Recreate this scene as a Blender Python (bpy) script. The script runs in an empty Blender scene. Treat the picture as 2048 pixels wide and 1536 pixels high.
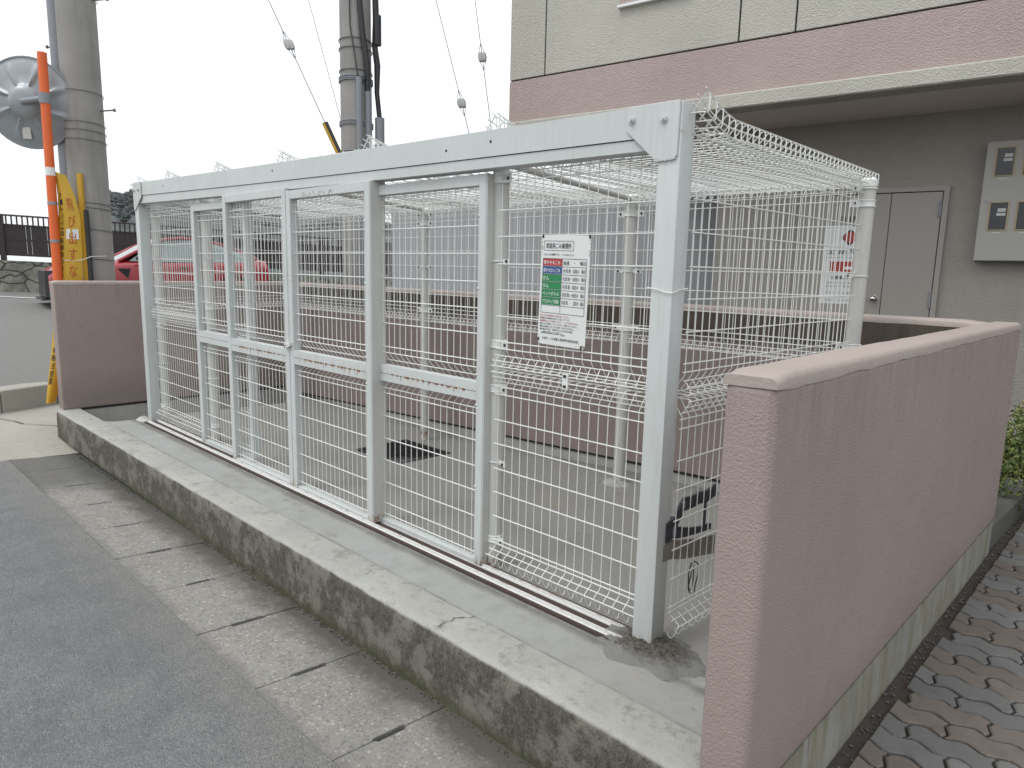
import bpy, bmesh, math, random
from mathutils import Vector, Matrix, noise

random.seed(7)
S = bpy.context.scene
COL = S.collection
R = math.radians

# ------------------------------------------------------------------ camera
PITCH, ROLL, YAW = 0.1623, 0.0231, 0.7670
fw = Vector((-math.sin(YAW) * math.cos(PITCH), math.cos(YAW) * math.cos(PITCH), -math.sin(PITCH)))
rt0 = Vector((math.cos(YAW), math.sin(YAW), 0))
up0 = rt0.cross(fw)
rt = math.cos(ROLL) * rt0 + math.sin(ROLL) * up0
up = -math.sin(ROLL) * rt0 + math.cos(ROLL) * up0
cam_d = bpy.data.cameras.new('camera')
cam = bpy.data.objects.new('camera', cam_d)
COL.objects.link(cam)
M = Matrix((rt, up, -fw)).transposed().to_4x4()
M.translation = Vector((1.3612, -2.2441, 1.4885))
cam.matrix_world = M
cam_d.sensor_width = 36
cam_d.lens = 1386.77 / 2048 * 36
cam_d.clip_start = 0.05
cam_d.clip_end = 1500
S.camera = cam

# ------------------------------------------------------------------ world, sun, exposure
SUN_EL, SUN_AZ = R(58), R(205)
world = bpy.data.worlds.new('World')
S.world = world
world.use_nodes = True
nt = world.node_tree
nt.nodes.clear()
wo = nt.nodes.new('ShaderNodeOutputWorld')
bg = nt.nodes.new('ShaderNodeBackground')
sky = nt.nodes.new('ShaderNodeTexSky')
sky.sky_type = 'NISHITA'
sky.sun_disc = False
sky.sun_elevation = SUN_EL
sky.sun_rotation = SUN_AZ
sky.dust_density = 4
hs = nt.nodes.new('ShaderNodeHueSaturation')
hs.inputs['Saturation'].default_value = 0.15
mx = nt.nodes.new('ShaderNodeMixRGB')
mx.inputs[0].default_value = 0.78
mx.inputs[2].default_value = (8.6, 8.9, 9.2, 1)
nt.links.new(sky.outputs[0], hs.inputs['Color'])
nt.links.new(hs.outputs[0], mx.inputs[1])
# overcast: the cloud deck is brighter overhead than at the horizon, with faint cloud structure
wtc = nt.nodes.new('ShaderNodeTexCoord')
wsp = nt.nodes.new('ShaderNodeSeparateXYZ')
nt.links.new(wtc.outputs['Generated'], wsp.inputs[0])
wmr = nt.nodes.new('ShaderNodeMapRange')
wmr.inputs[1].default_value = 0.0
wmr.inputs[2].default_value = 1.0
wmr.inputs[3].default_value = 0.86
wmr.inputs[4].default_value = 1.32
nt.links.new(wsp.outputs[2], wmr.inputs[0])
wno = nt.nodes.new('ShaderNodeTexNoise')
wno.inputs['Scale'].default_value = 2.2
wno.inputs['Detail'].default_value = 5
nt.links.new(wtc.outputs['Generated'], wno.inputs['Vector'])
wm2 = nt.nodes.new('ShaderNodeMapRange')
wm2.inputs[1].default_value = 0.3
wm2.inputs[2].default_value = 0.7
wm2.inputs[3].default_value = 0.94
wm2.inputs[4].default_value = 1.06
nt.links.new(wno.outputs['Fac'], wm2.inputs[0])
wmu = nt.nodes.new('ShaderNodeMath')
wmu.operation = 'MULTIPLY'
nt.links.new(wmr.outputs[0], wmu.inputs[0])
nt.links.new(wm2.outputs[0], wmu.inputs[1])
wvm = nt.nodes.new('ShaderNodeVectorMath')
wvm.operation = 'SCALE'
nt.links.new(mx.outputs[0], wvm.inputs[0])
nt.links.new(wmu.outputs[0], wvm.inputs['Scale'])
nt.links.new(wvm.outputs[0], bg.inputs['Color'])
bg.inputs['Strength'].default_value = 0.145
nt.links.new(bg.outputs[0], wo.inputs[0])
sd = bpy.data.lights.new('sun', 'SUN')
sd.energy = 0.8
sd.angle = R(18)
sd.color = (1.0, 0.96, 0.90)
sun = bpy.data.objects.new('sun', sd)
COL.objects.link(sun)
sdir = Vector((-0.35 * math.cos(SUN_EL), -0.94 * math.cos(SUN_EL), math.sin(SUN_EL)))
sun.rotation_euler = sdir.to_track_quat('Z', 'Y').to_euler()
sun.location = (0, -5, 12)
S.view_settings.view_transform = 'Standard'
S.view_settings.look = 'None'
S.view_settings.gamma = 1
S.view_settings.exposure = 0.13
S.render.film_transparent = False

# ------------------------------------------------------------------ materials
MATS = {}


class NG:
    def __init__(s, name):
        m = bpy.data.materials.new(name)
        m.use_nodes = True
        s.m = m
        s.t = m.node_tree
        s.b = s.t.nodes['Principled BSDF']
        MATS[name] = m
        tc = s.t.nodes.new('ShaderNodeTexCoord')
        s.obj = tc.outputs['Object']

    def n(s, typ, **kw):
        x = s.t.nodes.new(typ)
        for k, v in kw.items():
            setattr(x, k, v)
        return x

    def l(s, a, b):
        s.t.links.new(a, b)

    def noise(s, scale, detail=4, rough=0.55, vec=None, stretch=None):
        v = vec or s.obj
        if stretch:
            mp = s.n('ShaderNodeMapping')
            mp.inputs['Scale'].default_value = stretch
            s.l(v, mp.inputs[0])
            v = mp.outputs[0]
        x = s.n('ShaderNodeTexNoise')
        x.inputs['Scale'].default_value = scale
        x.inputs['Detail'].default_value = detail
        x.inputs['Roughness'].default_value = rough
        s.l(v, x.inputs['Vector'])
        return x.outputs['Fac']

    def ramp(s, f, lo, hi, a=0.0, b=1.0):
        x = s.n('ShaderNodeMapRange')
        x.inputs[1].default_value = lo
        x.inputs[2].default_value = hi
        x.inputs[3].default_value = a
        x.inputs[4].default_value = b
        s.l(f, x.inputs[0])
        return x.outputs[0]

    def mix(s, f, a, b, mode='MIX'):
        x = s.n('ShaderNodeMixRGB', blend_type=mode)
        for i, v in ((0, f), (1, a), (2, b)):
            if isinstance(v, (tuple, list)):
                x.inputs[i].default_value = (*v[:3], 1)
            elif isinstance(v, (int, float)):
                x.inputs[i].default_value = v
            else:
                s.l(v, x.inputs[i])
        return x.outputs[0]

    def math(s, op, a, b=0.0):
        x = s.n('ShaderNodeMath', operation=op)
        for i, v in ((0, a), (1, b)):
            if isinstance(v, (int, float)):
                x.inputs[i].default_value = v
            else:
                s.l(v, x.inputs[i])
        return x.outputs[0]

    def sep(s):
        x = s.n('ShaderNodeSeparateXYZ')
        s.l(s.obj, x.inputs[0])
        return x.outputs

    def col(s, c):
        if isinstance(c, (tuple, list)):
            s.b.inputs['Base Color'].default_value = (*c, 1)
        else:
            s.l(c, s.b.inputs['Base Color'])

    def rough(s, v):
        if isinstance(v, (int, float)):
            s.b.inputs['Roughness'].default_value = v
        else:
            s.l(v, s.b.inputs['Roughness'])

    def bump(s, f, dist=0.003, strength=1.0):
        x = s.n('ShaderNodeBump')
        x.inputs['Distance'].default_value = dist
        x.inputs['Strength'].default_value = strength
        s.l(f, x.inputs['Height'])
        prev = s.b.inputs['Normal'].links
        if prev:
            s.l(prev[0].from_socket, x.inputs['Normal'])
        s.l(x.outputs[0], s.b.inputs['Normal'])


def flat(name, c, rough=0.6, metal=0.0, var=0.08, scale=20, spec=None):
    g = NG(name)
    f = g.noise(scale, 5)
    a = tuple(x * (1 - var) for x in c)
    b = tuple(min(1, x * (1 + var)) for x in c)
    g.col(g.mix(f, a, b))
    g.rough(rough)
    g.b.inputs['Metallic'].default_value = metal
    if spec is not None:
        g.b.inputs['Specular IOR Level'].default_value = spec
    return g.m


def paint(name, c, rough=0.42, rust=0.0, dirt=0.8, rustz=()):
    """old white-grey paint: faint grime runs, rare rust freckles"""
    g = NG(name)
    f = g.noise(3.0, 6, 0.6)
    runs = g.ramp(g.noise(9, 5, 0.6, stretch=(6, 6, 0.5)), 0.45, 0.8)
    base = g.mix(g.ramp(f, 0.35, 0.7, 0, dirt * 0.5), c, tuple(x * y for x, y in zip(c, (0.86, 0.84, 0.80))))
    base = g.mix(g.math('MULTIPLY', runs, dirt * 0.35), base, tuple(x * y for x, y in zip(c, (0.66, 0.63, 0.57))))
    if rust:
        k = g.ramp(g.noise(38, 6, 0.7), 0.715 - rust * 0.05, 0.74)
        base = g.mix(k, base, (0.16, 0.065, 0.025))
    for (z0, zw, thr) in rustz:
        dz = g.math('ABSOLUTE', g.math('SUBTRACT', g.sep()[2], z0))
        band = g.ramp(dz, zw * 0.2, zw, 1, 0)
        nz = g.ramp(g.noise(45, 6, 0.75, stretch=(1.5, 1.5, 0.6)), thr, thr + 0.12)
        base = g.mix(g.math('MULTIPLY', band, nz), base, (0.17, 0.075, 0.025))
        halo = g.ramp(dz, 0.0, zw * 2.5, 0.35, 0)
        base = g.mix(g.math('MULTIPLY', halo, g.ramp(g.noise(12, 4, 0.6, stretch=(2, 2, 0.3)), 0.45, 0.7)), base, (0.36, 0.27, 0.15))
    g.col(base)
    g.rough(g.ramp(f, 0.3, 0.7, rough - 0.06, rough + 0.1))
    g.bump(g.noise(60, 3), 0.0006, 0.6)
    return g.m


def stucco(name, c, size=120, h=0.0035, dirt_top=None, spec=0.3, grime=False):
    g = NG(name)
    big = g.noise(0.9, 5, 0.6)
    sm = g.noise(14, 5, 0.6)
    base = g.mix(g.ramp(big, 0.3, 0.7), tuple(x * 0.92 for x in c), tuple(min(1, x * 1.06) for x in c))
    base = g.mix(g.ramp(sm, 0.45, 0.75, 0, 0.25), base, tuple(x * 0.8 for x in c))
    runs = g.ramp(g.noise(5, 6, 0.65, stretch=(2.2, 2.2, 0.10)), 0.52, 0.72, 0, 0.13)
    base = g.mix(runs, base, tuple(x * 0.68 for x in c))
    base = g.mix(g.ramp(g.noise(1.7, 6, 0.7), 0.5, 0.75, 0, 0.28), base, (c[0] * 0.86, c[1] * 0.90, c[2] * 0.93))
    if grime:
        z = g.sep()[2]
        stk = g.ramp(g.noise(16, 6, 0.7, stretch=(2, 2, 0.12)), 0.46, 0.66)
        base = g.mix(g.math('MULTIPLY', g.ramp(z, 1.0, 1.27, 0, 0.30), stk), base, (0.12, 0.095, 0.082))
        spl = g.ramp(g.math('ADD', z, g.math('MULTIPLY', g.noise(6, 6, 0.75), -0.25)), 0.02, 0.28, 0.4, 0)
        base = g.mix(spl, base, (0.15, 0.125, 0.105))
        ed = g.ramp(g.noise(3.2, 7, 0.8), 0.60, 0.66, 0, 0.25)
        base = g.mix(ed, base, (0.20, 0.17, 0.15))
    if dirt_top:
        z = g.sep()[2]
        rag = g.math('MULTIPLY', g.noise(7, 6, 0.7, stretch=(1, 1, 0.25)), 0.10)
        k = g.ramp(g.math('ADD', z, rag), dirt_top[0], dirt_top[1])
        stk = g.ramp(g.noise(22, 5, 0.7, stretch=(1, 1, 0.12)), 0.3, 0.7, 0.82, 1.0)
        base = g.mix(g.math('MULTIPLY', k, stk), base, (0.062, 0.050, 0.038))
    g.col(base)
    g.rough(g.ramp(sm, 0.3, 0.7, 0.5, 0.7))
    g.b.inputs['Specular IOR Level'].default_value = spec
    v = g.noise(size, 2, 0.5)
    g.bump(g.ramp(v, 0.35, 0.68), h)
    g.bump(g.noise(size * 3, 2, 0.5), h * 0.25)
    return g.m


def concrete(name, c, dark=0.6, scale=2.5, h=0.001, blot=0.5, spots=True, fine=160):
    g = NG(name)
    big = g.noise(scale, 6, 0.62)
    mid = g.noise(scale * 9, 6, 0.65)
    fin = g.noise(fine, 4, 0.7)
    base = g.mix(g.ramp(big, 0.3, 0.7, 0, blot), c, tuple(x * dark for x in c))
    base = g.mix(g.ramp(mid, 0.52, 0.72, 0, 0.45), base, tuple(x * dark * 0.9 for x in c))
    base = g.mix(g.ramp(fin, 0.3, 0.75, 0, 0.35), base, tuple(min(1, x * 1.35) for x in c))
    if spots:
        sp = g.ramp(g.noise(scale * 30, 3, 0.6), 0.70, 0.76, 0, 0.6)
        base = g.mix(sp, base, tuple(x * 0.45 for x in c))
    g.col(base)
    g.rough(0.85)
    g.b.inputs['Specular IOR Level'].default_value = 0.25
    g.bump(mid, h * 2)
    g.bump(fin, h)
    return g.m


PINK = (0.318, 0.258, 0.238)
stucco('pink_stucco', PINK, 185, 0.0010, grime=True)
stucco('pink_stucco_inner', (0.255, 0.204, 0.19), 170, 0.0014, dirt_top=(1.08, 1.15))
stucco('coping_render_skylit', (0.385, 0.328, 0.298), 60, 0.0008)  # trowelled cap; sky brightness on the flat tops is put into its paler colour
stucco('pink_facade', (0.41, 0.33, 0.31), size=75, h=0.0035)
stucco('cream_facade', (0.46, 0.45, 0.395), size=75, h=0.0035)
stucco('recess_wall', (0.34, 0.315, 0.285), size=75, h=0.0025)
stucco('soffit', (0.72, 0.67, 0.61), size=80, h=0.001)
concrete('plinth', (0.36, 0.355, 0.335), 0.6, 3, 0.0006, 0.4)

concrete('dark_kerb', (0.11, 0.11, 0.10), 0.6, 4)
concrete('pad', (0.33, 0.32, 0.28), 0.68, 1.5, 0.001, 0.6)
flat('white_paint_line', (0.6, 0.6, 0.58), 0.7)
paint('frame_paint', (0.535, 0.565, 0.565), 0.42, 0.2)
paint('post_paint', (0.535, 0.565, 0.565), 0.42, 0.15, 0.9, ((1.985, 0.012, 0.52), (0.0, 0.05, 0.5)))
paint('stile_paint', (0.535, 0.565, 0.565), 0.42, 0.2, 0.9, ((0.02, 0.05, 0.48),))
paint('rail_paint', (0.535, 0.565, 0.565), 0.42, 0.1, 0.5, ((0.893, 0.022, 0.56),))
paint('side_paint', (0.53, 0.535, 0.515), 0.45, 0.4, 0.8, ((0.02, 0.05, 0.45),))
flat('wire', (0.70, 0.715, 0.69), 0.4, var=0.06, scale=9)
flat('rust', (0.19, 0.085, 0.035), 0.9, var=0.5, scale=90)
flat('rusty_dark', (0.055, 0.038, 0.033), 0.85, var=0.5, scale=50)
flat('dark_gap', (0.018, 0.017, 0.016), 0.9)
flat('aluminium', (0.62, 0.62, 0.61), 0.4, 0.0, 0.12, 30)
flat('black_metal', (0.022, 0.022, 0.024), 0.5)
flat('bolt', (0.30, 0.31, 0.32), 0.35, 0.7)
flat('black_ink', (0.02, 0.02, 0.022), 0.6)
flat('blue_grey_siding', (0.30, 0.308, 0.325), 0.55, var=0.03, scale=1)
flat('door_paint', (0.32, 0.298, 0.27), 0.42, var=0.04, scale=4)
flat('cabinet_paint', (0.38, 0.37, 0.335), 0.45, var=0.05, scale=3)
flat('gasket', (0.42, 0.33, 0.17), 0.6)
flat('sticker', (0.55, 0.55, 0.53), 0.6)
flat('sign_white', (0.66, 0.68, 0.67), 0.35, var=0.05, scale=12)
flat('ink_red', (0.38, 0.03, 0.03), 0.45)
flat('ink_blue', (0.03, 0.09, 0.25), 0.45)
flat('ink_green', (0.015, 0.21, 0.075), 0.45)
flat('ink_white', (0.75, 0.76, 0.75), 0.5)
flat('orange_paint', (0.72, 0.13, 0.028), 0.45, var=0.1, scale=6)
flat('yellow_paint', (0.56, 0.34, 0.03), 0.5, var=0.2, scale=5)
flat('yellow_guard', (0.55, 0.33, 0.03), 0.5, var=0.1, scale=8)
flat('red_ink_faded', (0.45, 0.09, 0.02), 0.6)
flat('steel_grey', (0.28, 0.29, 0.30), 0.4, 0.5, 0.12, 9)
flat('mirror_back', (0.29, 0.315, 0.335), 0.38, 0.25, 0.1, 5)
flat('pipe_grey', (0.235, 0.25, 0.275), 0.5, var=0.08)
flat('cable_black', (0.03, 0.03, 0.034), 0.5)
flat('porcelain', (0.50, 0.50, 0.49), 0.25)
flat('galv_wire', (0.17, 0.17, 0.17), 0.5, 0.3)
flat('brown_fence', (0.030, 0.022, 0.022), 0.55, var=0.3, scale=14)
flat('car_red', (0.30, 0.015, 0.024), 0.22, var=0.03, scale=2, spec=0.8)
flat('car_black', (0.014, 0.015, 0.018), 0.35)
flat('tyre', (0.02, 0.02, 0.02), 0.9)
flat('rim', (0.45, 0.45, 0.46), 0.3, 0.8)
flat('strap_black', (0.030, 0.034, 0.045), 0.5)
flat('strap_beige', (0.21, 0.19, 0.16), 0.8, var=0.25, scale=30)
flat('mortar_dark', (0.062, 0.056, 0.047), 0.95, var=0.85, scale=60)
g = NG('mortar_blend')
sp = g.sep()
xx = g.math('DIVIDE', sp[0], 0.19)
yy = g.math('DIVIDE', sp[1], 0.13)
rr = g.math('SQRT', g.math('ADD', g.math('MULTIPLY', xx, xx), g.math('MULTIPLY', yy, yy)))
rr = g.math('ADD', rr, g.math('MULTIPLY', g.noise(28, 7, 0.8), 1.1))
b0 = g.mix(g.ramp(g.noise(70, 6, 0.8), 0.42, 0.6), (0.045, 0.040, 0.034), (0.17, 0.155, 0.13))
g.col(g.mix(g.ramp(rr, 1.15, 1.55), b0, (0.24, 0.24, 0.23)))
g.rough(0.95)
g.bump(g.noise(60, 6, 0.8), 0.012)
flat('mortar_white', (0.45, 0.44, 0.41), 0.9, var=0.35, scale=40)
flat('leaf_a', (0.075, 0.115, 0.022), 0.5, var=0.35, scale=30)
flat('leaf_b', (0.22, 0.21, 0.05), 0.55, var=0.3, scale=30)
flat('twig', (0.06, 0.04, 0.03), 0.8)
flat('soil', (0.055, 0.045, 0.038), 0.95, var=0.6, scale=70)
flat('pebble', (0.12, 0.11, 0.10), 0.8, var=0.4, scale=40)

g = NG('glass_dark')
g.col((0.02, 0.025, 0.03))
g.rough(0.08)
g = NG('windscreen')
g.col((0.16, 0.21, 0.21))
g.rough(0.04)
g.b.inputs['Specular IOR Level'].default_value = 1.0
g = NG('chrome')
g.col((0.6, 0.6, 0.6))
g.rough(0.15)
g.b.inputs['Metallic'].default_value = 1.0
g = NG('lamp_lens')
g.col((0.5, 0.5, 0.52))
g.rough(0.1)

# slab: paler smooth strip in front of the cage, browner inside, stains and a grimy line at the track
g = NG('slab')
big = g.noise(1.1, 6, 0.62)
mid = g.noise(7, 7, 0.68)
fin = g.noise(200, 4, 0.7)
sp = g.sep()
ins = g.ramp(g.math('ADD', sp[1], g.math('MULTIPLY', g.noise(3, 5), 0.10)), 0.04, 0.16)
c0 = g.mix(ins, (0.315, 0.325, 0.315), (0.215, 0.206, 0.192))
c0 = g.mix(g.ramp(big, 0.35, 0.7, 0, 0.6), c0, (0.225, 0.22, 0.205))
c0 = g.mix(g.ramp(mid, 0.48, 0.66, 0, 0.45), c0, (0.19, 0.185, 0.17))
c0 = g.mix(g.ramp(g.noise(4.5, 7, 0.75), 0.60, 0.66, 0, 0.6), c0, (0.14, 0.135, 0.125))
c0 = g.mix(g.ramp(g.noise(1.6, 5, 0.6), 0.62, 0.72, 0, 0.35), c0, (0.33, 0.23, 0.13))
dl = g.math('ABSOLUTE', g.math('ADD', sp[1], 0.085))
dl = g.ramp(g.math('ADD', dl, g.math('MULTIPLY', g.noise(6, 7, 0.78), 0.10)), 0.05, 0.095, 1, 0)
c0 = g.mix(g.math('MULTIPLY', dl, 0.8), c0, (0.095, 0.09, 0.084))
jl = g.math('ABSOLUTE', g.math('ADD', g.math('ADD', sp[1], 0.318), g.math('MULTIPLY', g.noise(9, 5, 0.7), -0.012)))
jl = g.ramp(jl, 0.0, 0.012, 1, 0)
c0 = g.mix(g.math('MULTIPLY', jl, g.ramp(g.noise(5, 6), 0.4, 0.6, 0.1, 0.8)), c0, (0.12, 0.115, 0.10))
wall_shade = g.ramp(g.math('ADD', sp[1], g.math('MULTIPLY', g.noise(5, 6, 0.7), 0.2)), 1.88, 2.03)  # contact shade at the back wall's foot, painted into the slab colour
c0 = g.mix(g.math('MULTIPLY', wall_shade, 0.65), c0, (0.11, 0.10, 0.09))
c0 = g.mix(g.ramp(fin, 0.35, 0.75, 0, 0.3), c0, (0.42, 0.42, 0.40))
g.col(c0)
g.rough(0.8)
g.b.inputs['Specular IOR Level'].default_value = 0.3
g.bump(mid, 0.0012)
g.bump(fin, 0.0006)

# asphalt
g = NG('asphalt')
big = g.noise(0.7, 5, 0.6)
a1 = g.mix(g.ramp(big, 0.3, 0.7), (0.135, 0.137, 0.138), (0.215, 0.215, 0.212))
a1 = g.mix(g.ramp(g.noise(5, 7, 0.7), 0.42, 0.62, 0, 0.6), a1, (0.105, 0.111, 0.118))
a1 = g.mix(g.ramp(g.noise(70, 5, 0.75), 0.55, 0.68, 0, 0.5), a1, (0.075, 0.078, 0.082))
a1 = g.mix(g.ramp(g.noise(28, 5, 0.7), 0.5, 0.7, 0, 0.35), a1, (0.17, 0.165, 0.158))
spa = g.sep()
ka = g.ramp(g.math('ADD', spa[1], g.math('MULTIPLY', g.noise(4, 7, 0.75), 0.5)), -1.06, -0.84)
a1 = g.mix(g.math('MULTIPLY', ka, 0.8), a1, (0.20, 0.192, 0.178))
vo = g.n('ShaderNodeTexVoronoi')
vo.inputs['Scale'].default_value = 125
g.l(g.obj, vo.inputs['Vector'])
vc = g.n('ShaderNodeSeparateColor')
g.l(vo.outputs['Color'], vc.inputs[0])
a1 = g.mix(g.ramp(vc.outputs[0], 0.0, 1.0, 0.0, 0.5), a1, (0.08, 0.083, 0.087))
a1 = g.mix(g.ramp(vc.outputs[1], 0.90, 1.0, 0.0, 0.32), a1, (0.30, 0.30, 0.29))
g.col(a1)
g.rough(0.8)
g.bump(g.ramp(vo.outputs['Distance'], 0.0, 0.6, 1, 0), 0.0035)
g.bump(g.noise(45, 5, 0.7), 0.005)

# gutter concrete with dirt along the kerb, exposed aggregate
g = NG('gutter_concrete')
big = g.noise(1.2, 5, 0.6)
mid = g.noise(11, 6, 0.65)
fin = g.noise(130, 4, 0.75)
c0 = g.mix(g.ramp(big, 0.3, 0.72), (0.238, 0.233, 0.22), (0.178, 0.174, 0.164))
c0 = g.mix(g.ramp(mid, 0.48, 0.72, 0, 0.5), c0, (0.12, 0.112, 0.102))
c0 = g.mix(g.ramp(fin, 0.36, 0.7, 0, 0.6), c0, (0.36, 0.345, 0.31))
vo = g.n('ShaderNodeTexVoronoi')
vo.inputs['Scale'].default_value = 95
g.l(g.obj, vo.inputs['Vector'])
vc = g.n('ShaderNodeSeparateColor')
g.l(vo.outputs['Color'], vc.inputs[0])
c0 = g.mix(g.ramp(vc.outputs[0], 0.72, 0.95, 0, 0.45), c0, (0.10, 0.097, 0.09))
c0 = g.mix(g.ramp(vc.outputs[2], 0.9, 1.0, 0, 0.6), c0, (0.50, 0.47, 0.42))
sp = g.sep()
rag = g.math('MULTIPLY', g.noise(5, 7, 0.75), 0.34)
k = g.ramp(g.math('ADD', sp[1], rag), -0.57, -0.43)
c0 = g.mix(g.math('MULTIPLY', k, 0.88), c0, (0.080, 0.076, 0.064))
rag2 = g.math('MULTIPLY', g.noise(9, 6, 0.7), 0.10)
k2 = g.ramp(g.math('ADD', sp[1], rag2), -0.485, -0.455)
c0 = g.mix(g.math('MULTIPLY', k2, 0.7), c0, (0.075, 0.085, 0.035))
k3 = g.ramp(g.math('ADD', sp[1], g.math('MULTIPLY', g.noise(7, 7, 0.75), 0.22)), -0.945, -0.90, 1, 0)
c0 = g.mix(g.math('MULTIPLY', k3, 0.75), c0, (0.165, 0.160, 0.152))
kx = g.ramp(g.math('ADD', sp[0], g.math('MULTIPLY', g.noise(3, 5), 0.5)), -4.75, -4.25, 1, 0)
c0 = g.mix(g.math('MULTIPLY', kx, 0.65), c0, (0.085, 0.083, 0.078))
g.col(c0)
g.rough(0.9)
g.b.inputs['Specular IOR Level'].default_value = 0.2
g.bump(fin, 0.002)
g.bump(mid, 0.004)

# weathered kerb: pale worn top, mossy grime runs down its face
g = NG('kerb_concrete')
big = g.noise(2.2, 6, 0.65)
mid = g.noise(16, 6, 0.68)
fin = g.noise(150, 3, 0.7)
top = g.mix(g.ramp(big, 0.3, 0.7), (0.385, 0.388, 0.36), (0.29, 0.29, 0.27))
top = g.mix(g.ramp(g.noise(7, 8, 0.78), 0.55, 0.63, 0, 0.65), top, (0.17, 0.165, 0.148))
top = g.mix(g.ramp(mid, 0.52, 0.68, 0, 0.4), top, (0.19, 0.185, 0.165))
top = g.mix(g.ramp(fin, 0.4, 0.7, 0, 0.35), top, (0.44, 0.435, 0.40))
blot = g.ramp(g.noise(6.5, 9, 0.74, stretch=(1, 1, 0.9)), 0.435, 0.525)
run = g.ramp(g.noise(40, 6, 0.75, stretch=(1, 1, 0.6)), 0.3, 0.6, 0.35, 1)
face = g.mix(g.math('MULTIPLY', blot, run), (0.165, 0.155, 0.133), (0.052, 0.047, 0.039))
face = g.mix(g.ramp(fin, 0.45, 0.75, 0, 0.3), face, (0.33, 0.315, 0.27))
sp = g.sep()
gz = g.ramp(g.math('ADD', sp[2], g.math('MULTIPLY', g.noise(8, 5), 0.09)), -0.245, -0.195, 1, 0)
face = g.mix(g.math('MULTIPLY', gz, 0.7), face, (0.058, 0.064, 0.030))
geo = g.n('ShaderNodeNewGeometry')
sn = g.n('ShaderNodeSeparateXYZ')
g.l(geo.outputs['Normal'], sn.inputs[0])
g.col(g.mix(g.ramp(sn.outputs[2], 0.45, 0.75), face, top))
g.rough(0.9)
g.b.inputs['Specular IOR Level'].default_value = 0.2
g.bump(mid, 0.006)
g.bump(fin, 0.0025)

# mossy plinth outside the right wall
g = NG('mossy_plinth')
b0 = g.mix(g.ramp(g.noise(4, 6), 0.3, 0.7), (0.30, 0.29, 0.26), (0.22, 0.215, 0.19))
st = g.ramp(g.noise(14, 6, 0.7, stretch=(1, 1, 0.2)), 0.42, 0.62)
b0 = g.mix(g.math('MULTIPLY', st, 0.7), b0, (0.15, 0.145, 0.085))
st2 = g.ramp(g.noise(18, 6, 0.7, stretch=(1, 1.3, 0.15)), 0.58, 0.7)
b0 = g.mix(g.math('MULTIPLY', st2, 0.7), b0, (0.09, 0.08, 0.075))
g.col(b0)
g.rough(0.85)
g.bump(g.noise(60, 4), 0.001)

# pole concrete
g = NG('pole_concrete')
b0 = g.mix(g.ramp(g.noise(3, 5), 0.3, 0.7), (0.33, 0.318, 0.302), (0.25, 0.242, 0.23))
st = g.ramp(g.noise(12, 5, 0.6, stretch=(1, 1, 0.08)), 0.5, 0.7)
b0 = g.mix(g.math('MULTIPLY', st, 0.5), b0, (0.17, 0.165, 0.16))
g.col(b0)
g.rough(0.8)
g.bump(g.noise(50, 3), 0.001)

# stone wall beyond the road
g = NG('stone_wall')
vo = g.n('ShaderNodeTexVoronoi', feature='DISTANCE_TO_EDGE')
vo.inputs['Scale'].default_value = 1.9
mp = g.n('ShaderNodeMapping')
mp.inputs['Scale'].default_value = (1, 1, 1.7)
wn = g.n('ShaderNodeTexNoise')
wn.inputs['Scale'].default_value = 2
g.l(g.obj, wn.inputs['Vector'])
wv = g.n('ShaderNodeVectorMath', operation='MULTIPLY_ADD')
wv.inputs[1].default_value = (0.35, 0.35, 0.35)
g.l(wn.outputs['Color'], wv.inputs[0])
g.l(g.obj, wv.inputs[2])
g.l(wv.outputs[0], mp.inputs[0])
g.l(mp.outputs[0], vo.inputs['Vector'])
edge = g.ramp(vo.outputs['Distance'], 0.0, 0.05)
st = g.mix(g.ramp(g.noise(3, 6, 0.7), 0.35, 0.65), (0.27, 0.27, 0.23), (0.13, 0.13, 0.11))
g.col(g.mix(edge, (0.05, 0.05, 0.045), st))
g.rough(0.9)
g.bump(edge, 0.03)

# wooded hillside
g = NG('hill_woods')
b0 = g.mix(g.ramp(g.noise(0.25, 8, 0.7), 0.35, 0.65), (0.20, 0.215, 0.215), (0.125, 0.138, 0.136))
g.col(b0)
g.rough(0.95)
g.b.inputs['Specular IOR Level'].default_value = 0.1
g.bump(g.noise(0.5, 8, 0.75), 1.5)

for nm, c, d in (('paver_grey', (0.118, 0.120, 0.115), (0.16, 0.162, 0.155)), ('paver_brown', (0.125, 0.106, 0.092), (0.162, 0.138, 0.12))):
    g = NG(nm)
    at = g.n('ShaderNodeAttribute', attribute_name='tint')
    b0 = g.mix(at.outputs['Fac'], c, d)
    b0 = g.mix(g.ramp(g.noise(60, 5, 0.7), 0.5, 0.75, 0, 0.4), b0, tuple(x * 1.5 for x in c))
    b0 = g.mix(g.ramp(g.noise(9, 5, 0.7), 0.5, 0.75, 0, 0.5), b0, tuple(x * 0.55 for x in c))
    g.col(b0)
    g.rough(0.85)
    g.bump(g.noise(120, 4), 0.0012)


def mat(n):
    return MATS[n]


# ------------------------------------------------------------------ mesh helpers
ORG = {}


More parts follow.
